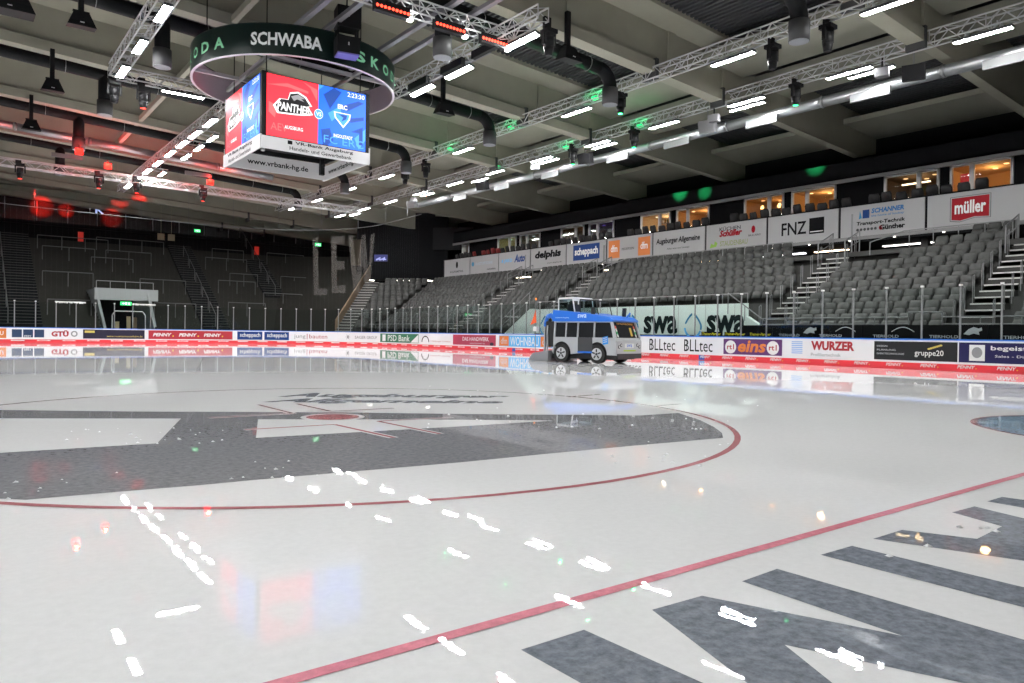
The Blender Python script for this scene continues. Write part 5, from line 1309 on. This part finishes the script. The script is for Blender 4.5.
# body sides with wheel arches: lower silver, cut by arches
def arch_profile():
    pts = [(VR_, .30), (VR_, .92), (VL - .12, .92), (VL, .80), (VL, .30)]
    out = []
    for cx, r in ((1.25, .42), (-1.02, .42)):
        out += [(cx + r / .683 * math.cos(R(a)), .34 + r * math.sin(R(a))) for a in range(-5, 186, 12)]
    return pts + out
for sd in (-1, 1):
    MB().extr(arch_profile(), lambda p, q, t: (p, t, q), sd * HW, sd * (HW - .08)).obj('side_panel', VS, veh)
    # pillars and window band
    MB().add([(VR_, sd * (HW - .05), .9), (VL - .16, sd * (HW - .05), .9), (VL - .38, sd * (HW - .09), 1.46), (VR_, sd * (HW - .09), 1.46)], [(0, 1, 2, 3)]).obj('side_window', VW, veh)
    for x0, x1, x2, x3 in ((VL - .22, VL - .02, VL - .30, VL - .44), (1.02, 1.10, 1.10, 1.02), (-.02, .06, .06, -.02), (VR_, VR_ + .1, VR_ + .1, VR_), (-.78, -.72, -.72, -.78)):
        mb = MB(); y = sd * (HW + .002)
        mb.add([(x0, y, .9), (x1, y, .9), (x2, sd * (HW - .05), 1.47), (x3, sd * (HW - .05), 1.47), (x0, y - sd * .06, .9), (x1, y - sd * .06, .9), (x2, sd * (HW - .11), 1.47), (x3, sd * (HW - .11), 1.47)], [(0, 1, 2, 3), (4, 5, 6, 7), (0, 3, 7, 4), (1, 2, 6, 5)]); mb.obj('pillar', VS, veh)
    MB().box(VR_, VL - .35, sd * (HW - .07) - .03, sd * (HW - .07) + .03, 1.45, 1.52).obj('window_rail', VS, veh)
    # open dark door in the middle of the side
    MB().add([(.06, sd * (HW + .004), .42), (.98, sd * (HW + .004), .42), (.98, sd * (HW + .004), .92), (.06, sd * (HW + .004), .92)], [(0, 1, 2, 3)]).obj('door', mat('door_dark', (.05, .052, .055), .4), veh)
    MB().box(.06, .98, sd * HW - .02, sd * HW + .012, .36, .42).obj('door_sill', VB, veh)
    for cx in (1.25, -1.02):
        w_ = link('wheel', MB().tube((0, -.12, 0), (0, .12, 0), .33, 24).mesh('wheel', RUB, False), veh); w_.location = (cx, sd * (HW - .14), .33)
        MB().tube((0, sd * .121, 0), (0, sd * .135, 0), .215, 20).obj('rim', RIM, w_)
        for k in range(5):
            a = R(72 * k + 18); MB().tube((.07 * math.cos(a), sd * .137, .07 * math.sin(a)), (.175 * math.cos(a), sd * .137, .175 * math.sin(a)), .028, 5).obj('rim_slot', VK, w_)
        MB().tube((0, sd * .13, 0), (0, sd * .145, 0), .045, 10).obj('hub', VK, w_)
# square light-blue sticker on the near side
MB().add([(1.62, -HW - .006, .66), (1.95, -HW - .006, .70), (1.92, -HW - .006, .98), (1.60, -HW - .006, .93)], [(0, 1, 2, 3)]).obj('sticker', mat('sticker_blue', (.03, .28, .75), .4), veh)
for k in range(3): MB().add([(1.66, -HW - .012, .74 + .07 * k), (1.88, -HW - .012, .77 + .07 * k), (1.88, -HW - .012, .79 + .07 * k), (1.66, -HW - .012, .76 + .07 * k)], [(0, 1, 2, 3)]).obj('sticker_line', WHITE, veh)
# interior core so that nothing shows through
MB().box(VR_ + .05, VL - .45, -HW + .12, HW - .12, .40, 1.44).obj('inner_body', VK, veh)
# front face
fr_ = MB(); fr_.add([(VL, -HW, .30), (VL, HW, .30), (VL, HW, .80), (VL - .12, HW, .92), (VL - .12, -HW, .92), (VL, -HW, .80)], [(0, 1, 2, 3, 4, 5)]); fr_.obj('front_panel', VS, veh)
MB().add([(VL - .13, -HW + .06, .92), (VL - .13, HW - .06, .92), (VL - .40, HW - .11, 1.47), (VL - .40, -HW + .11, 1.47)], [(0, 1, 2, 3)]).obj('windscreen', VW, veh)
for y in (-HW + .0, HW - .06): MB().hexa([(VL - .16, y, .9), (VL - .08, y, .9), (VL - .08, y + .06, .9), (VL - .16, y + .06, .9), (VL - .46, y * .95, 1.48), (VL - .38, y * .95, 1.48), (VL - .38, y * .95 + .06, 1.48), (VL - .46, y * .95 + .06, 1.48)]).obj('screen_pillar', VS, veh)
FW = lambda a, b, off: (VL - .13 - .49 * (b - .92) + off, a, b)
VH = lambda fn: fn
def vpatch(n, pl, fn, m, off=.008): mb = MB(); mb.add([fn(a, b, off) for a, b in pl], [tuple(range(len(pl)))]); mb.obj(n, m, veh)
vg = glyphs('ICE MACHINE', .0)
def vtext(s_, a0, a1, b0, b1, fn, m, off=.012, bold=.01):
    v, f_ = glyphs(s_, bold, 0); mb = MB(); mb.add([fn(a0 + (a1 - a0) * p, b0 + (b1 - b0) * q, off) for p, q in v], f_); mb.obj('lettering', m, veh)
vtext('TOP PANTHER EXPRESS', -.55, .7, 1.38, 1.44, FW, mat('destination_orange', (.7, .35, .08), .5, emit=(.8, .4, .1), estr=.25))
for y in (-.72, .68):
    for k, m_ in enumerate((WHITE, mat('strip_green', (.08, .45, .2), .5), WHITE, mat('strip_red', (.7, .1, .08), .5))):
        vpatch('screen_strip', [(y, .94 + .1 * k), (y + .1, .94 + .1 * k), (y + .08, 1.04 + .1 * k), (y - .02, 1.04 + .1 * k)], FW, m_)
vpatch('screen_sticker', [(.32, .98), (.48, .98), (.48, 1.28), (.32, 1.28)], FW, mat('sticker_yellow', (.62, .42, .08), .5))
FP = lambda a, b, off: (VL + off, a, b)
for y in (-.78, -.62, .62, .78):
    MB().tube((VL, y, .60 if abs(y) > .7 else .66), (VL + .03, y, .60 if abs(y) > .7 else .66), .062, 10).obj('headlight', VK, veh); MB().tube((VL + .03, y, .60 if abs(y) > .7 else .66), (VL + .034, y, .60 if abs(y) > .7 else .66), .04, 10).obj('headlight_lens', WHITE, veh)
vpatch('number_plate', [(-.35, .56), (.35, .56), (.35, .72), (-.35, .72)], FP, WHITE); vpatch('lime_stripe', [(-.45, .44), (.5, .44), (.5, .49), (-.45, .49)], FP, mat('lime', (.45, .62, .05), .5))
vtext('swa', -.2, .2, .59, .69, FP, VB)
vpatch('grille', [(-.5, .76), (.5, .76), (.5, .82), (-.5, .82)], lambda a, b, off: (VL + off - .02, a, b), mat('grille_grey', (.2, .2, .2), .5))
MB().box(VL - .25, VL + .05, -HW + .04, HW - .04, .18, .36).obj('bumper', VK, veh)
MB().box(VR_ - .2, VL - .3, -HW + .15, HW - .15, .14, .42).obj('chassis', VK, veh)
# blue roof tank, higher behind, sloping to the front
prof = [(VR_ - .05, 1.50), (VL - .28, 1.48), (VL - .22, 1.54), (VL - .5, 1.66), (.35, 1.80), (VR_ - .05, 1.92)]
MB().extr(prof, lambda p, q, t: (p, t * (1. if q < 1.56 else .97), q), -HW - .03, HW + .03).obj('roof_tank', VB, veh)
RS = lambda a, b, off: (a, -HW - .035 - off, b)
def vt2(s_, a0, a1, b0, b1, m): v, f_ = glyphs(s_, .02, .1); mb = MB(); mb.add([RS(a0 + (a1 - a0) * p, b0 + (b1 - b0) * q, .004) for p, q in v], f_); mb.obj('lettering', m, veh)
vt2('swa', .05, .62, 1.62, 1.75, mat('roof_print', (.55, .70, .9), .5)); vt2('Stadtwerke Augsburg', -1.4, -.5, 1.60, 1.65, mat('roof_print', (.55, .70, .9), .5))
# driver's cage and side screens on top
cg = MB()
for x, h in ((-1.45, 2.34), (-.35, 2.36)):
    for y in (-.72, .72): cg.tube((x, y, 1.75), (x + (.0 if x < -1 else -.18), y, h), .035, 6)
    cg.tube((x + (0 if x < -1 else -.18), -.72, h), (x + (0 if x < -1 else -.18), .72, h), .035, 6)
for y in (-.72, .72): cg.tube((-1.45, y, 2.34), (-.53, y, 2.36), .035, 6)
cg.obj('driver_cage', WHITE, veh)
MB().add([(-1.42, -.73, 1.85), (-.4, -.73, 1.82), (-.55, -.73, 2.32), (-1.42, -.73, 2.31)], [(0, 1, 2, 3)]).obj('cage_window', glass('tinted', (.35, .45, .45), .08), veh)
c2 = MB().path([(-.2, -.5, 1.8), (-.25, -.5, 2.3), (.75, -.5, 2.26), (.95, -.5, 1.75)], .025, 6).path([(-.2, .5, 1.8), (-.25, .5, 2.3), (.75, .5, 2.26), (.95, .5, 1.75)], .025, 6); c2.obj('hood_frame', VK, veh)
MB().add([(-.2, -.5, 1.82), (.92, -.5, 1.78), (.74, -.5, 2.24), (-.24, -.5, 2.28)], [(0, 1, 2, 3)]).obj('hood_window', MATS['tinted'], veh)
MB().box(-1.3, -.9, -.25, .25, 1.75, 2.15).obj('driver_seat', VK, veh)
MB().box(.72, .90, -.80, -.70, 1.72, 2.0).obj('mirror', VK, veh); MB().hexa([(1.55, .55, 1.6), (1.68, .55, 1.6), (1.68, .68, 1.6), (1.55, .68, 1.6), (1.60, .5, 2.0), (1.78, .5, 2.0), (1.78, .62, 2.0), (1.60, .62, 2.0)]).obj('exhaust', VK, veh)
MB().path([(1.9, .4, 1.62), (2.1, .5, 1.82)], .04, 6).obj('handle', VB, veh)
# rear machinery: blue hoop, black auger pipes, conditioner dragging on the ice, flag
mb = MB(); mb.path([(VR_ - .1, -.75, 1.55), (VR_ - .35, -.75, 1.72), (VR_ - .62, -.75, 1.68), (VR_ - .75, -.75, 1.45), (VR_ - .75, -.75, 1.15)], .09, 8); mb.path([(VR_ - .1, .75, 1.55), (VR_ - .35, .75, 1.72), (VR_ - .62, .75, 1.68), (VR_ - .75, .75, 1.45), (VR_ - .75, .75, 1.15)], .09, 8); mb.obj('rear_hoop', VB, veh, True)
MB().box(VR_ - .62, VR_ - .02, -.85, .85, .55, 1.5).obj('rear_box', VK, veh)
mb = MB()
for y in (-.6, -.2, .2, .6): mb.path([(VR_ - .1, y, 1.5), (VR_ - .5, y, 1.62), (VR_ - .72, y, 1.4), (VR_ - .7, y, .7)], .07, 8)
mb.obj('hoses', VK, veh, True)
MB().box(VR_ - .72, VR_ - .66, -.9, -.8, .3, 1.3).box(VR_ - .72, VR_ - .66, .8, .9, .3, 1.3).box(VR_ - .5, VR_ - .44, -.93, -.87, .35, 1.35).obj('lift_arm', VS, veh)
MB().hexa([(VR_ - 1.6, -1.08, .01), (VR_ - .25, -1.08, .01), (VR_ - .25, 1.08, .01), (VR_ - 1.6, 1.08, .01), (VR_ - 1.35, -1.06, .30), (VR_ - .25, -1.06, .42), (VR_ - .25, 1.06, .42), (VR_ - 1.35, 1.06, .30)]).obj('conditioner', mat('conditioner_grey', (.30, .31, .33), .4, .5), veh)
MB().tube((VR_ - 1.3, -.9, .25), (VR_ - 1.3, -.9, 2.3), .014, 5).obj('flag_pole', STEEL, veh)
MB().add([(VR_ - 1.3, -.9, 2.0), (VR_ - 1.22, -.92, 1.45), (VR_ - 1.62, -.96, 1.36), (VR_ - 1.45, -.94, 1.6)], [(0, 1, 2, 3)]).obj('flag', VR, veh)
MB().box(VR_ - 1.4, VR_ - 1.15, -.98, -.83, 1.12, 1.3).obj('lamp_holder', WHITE, veh); MB().tube((VR_ - 1.3, -.9, 2.3), (VR_ - 1.3, -.9, 2.38), .05, 8).obj('pole_light', emat('pole_orange', (1, .3, .05), 1.), veh)
# compact proportions: shorten and narrow the body, keep the wheels round
for ch in veh.children:
    if ch.name.startswith('wheel'):
        ch.location = (ch.location.x * .683 - .234, ch.location.y * .885, ch.location.z)
    else:
        for v_ in ch.data.vertices: v_.co.x = v_.co.x * .683 - .234; v_.co.y *= .885
# crumbs of snow left on the fresh ice
mb = MB()
for x0, x1, y0, y1, nn in ((60, 230, 428, 446, 26), (420, 760, 385, 430, 30), (230, 330, 455, 480, 10), (560, 760, 440, 470, 14), (880, 1000, 520, 575, 6), (0, 120, 470, 500, 8)):
    for j in range(nn):
        cx, cy = ice(random.uniform(x0, x1), random.uniform(y0, y1)); r = random.uniform(.006, .018); h = r * .7
        mb.add([(cx - r, cy - r * .6, .003), (cx + r * .8, cy - r, .003), (cx + r, cy + r * .7, .003), (cx - r * .5, cy + r, .003), (cx, cy, .003 + h)], [(0, 1, 4), (1, 2, 4), (2, 3, 4), (3, 0, 4), (3, 2, 1, 0)])
o = mb.obj('snow_crumbs', mat('snow', (.9, .92, .93), .7), None, kind='stuff'); o['label'] = 'tiny white snow crumbs scattered on the ice'; o['category'] = 'snow'
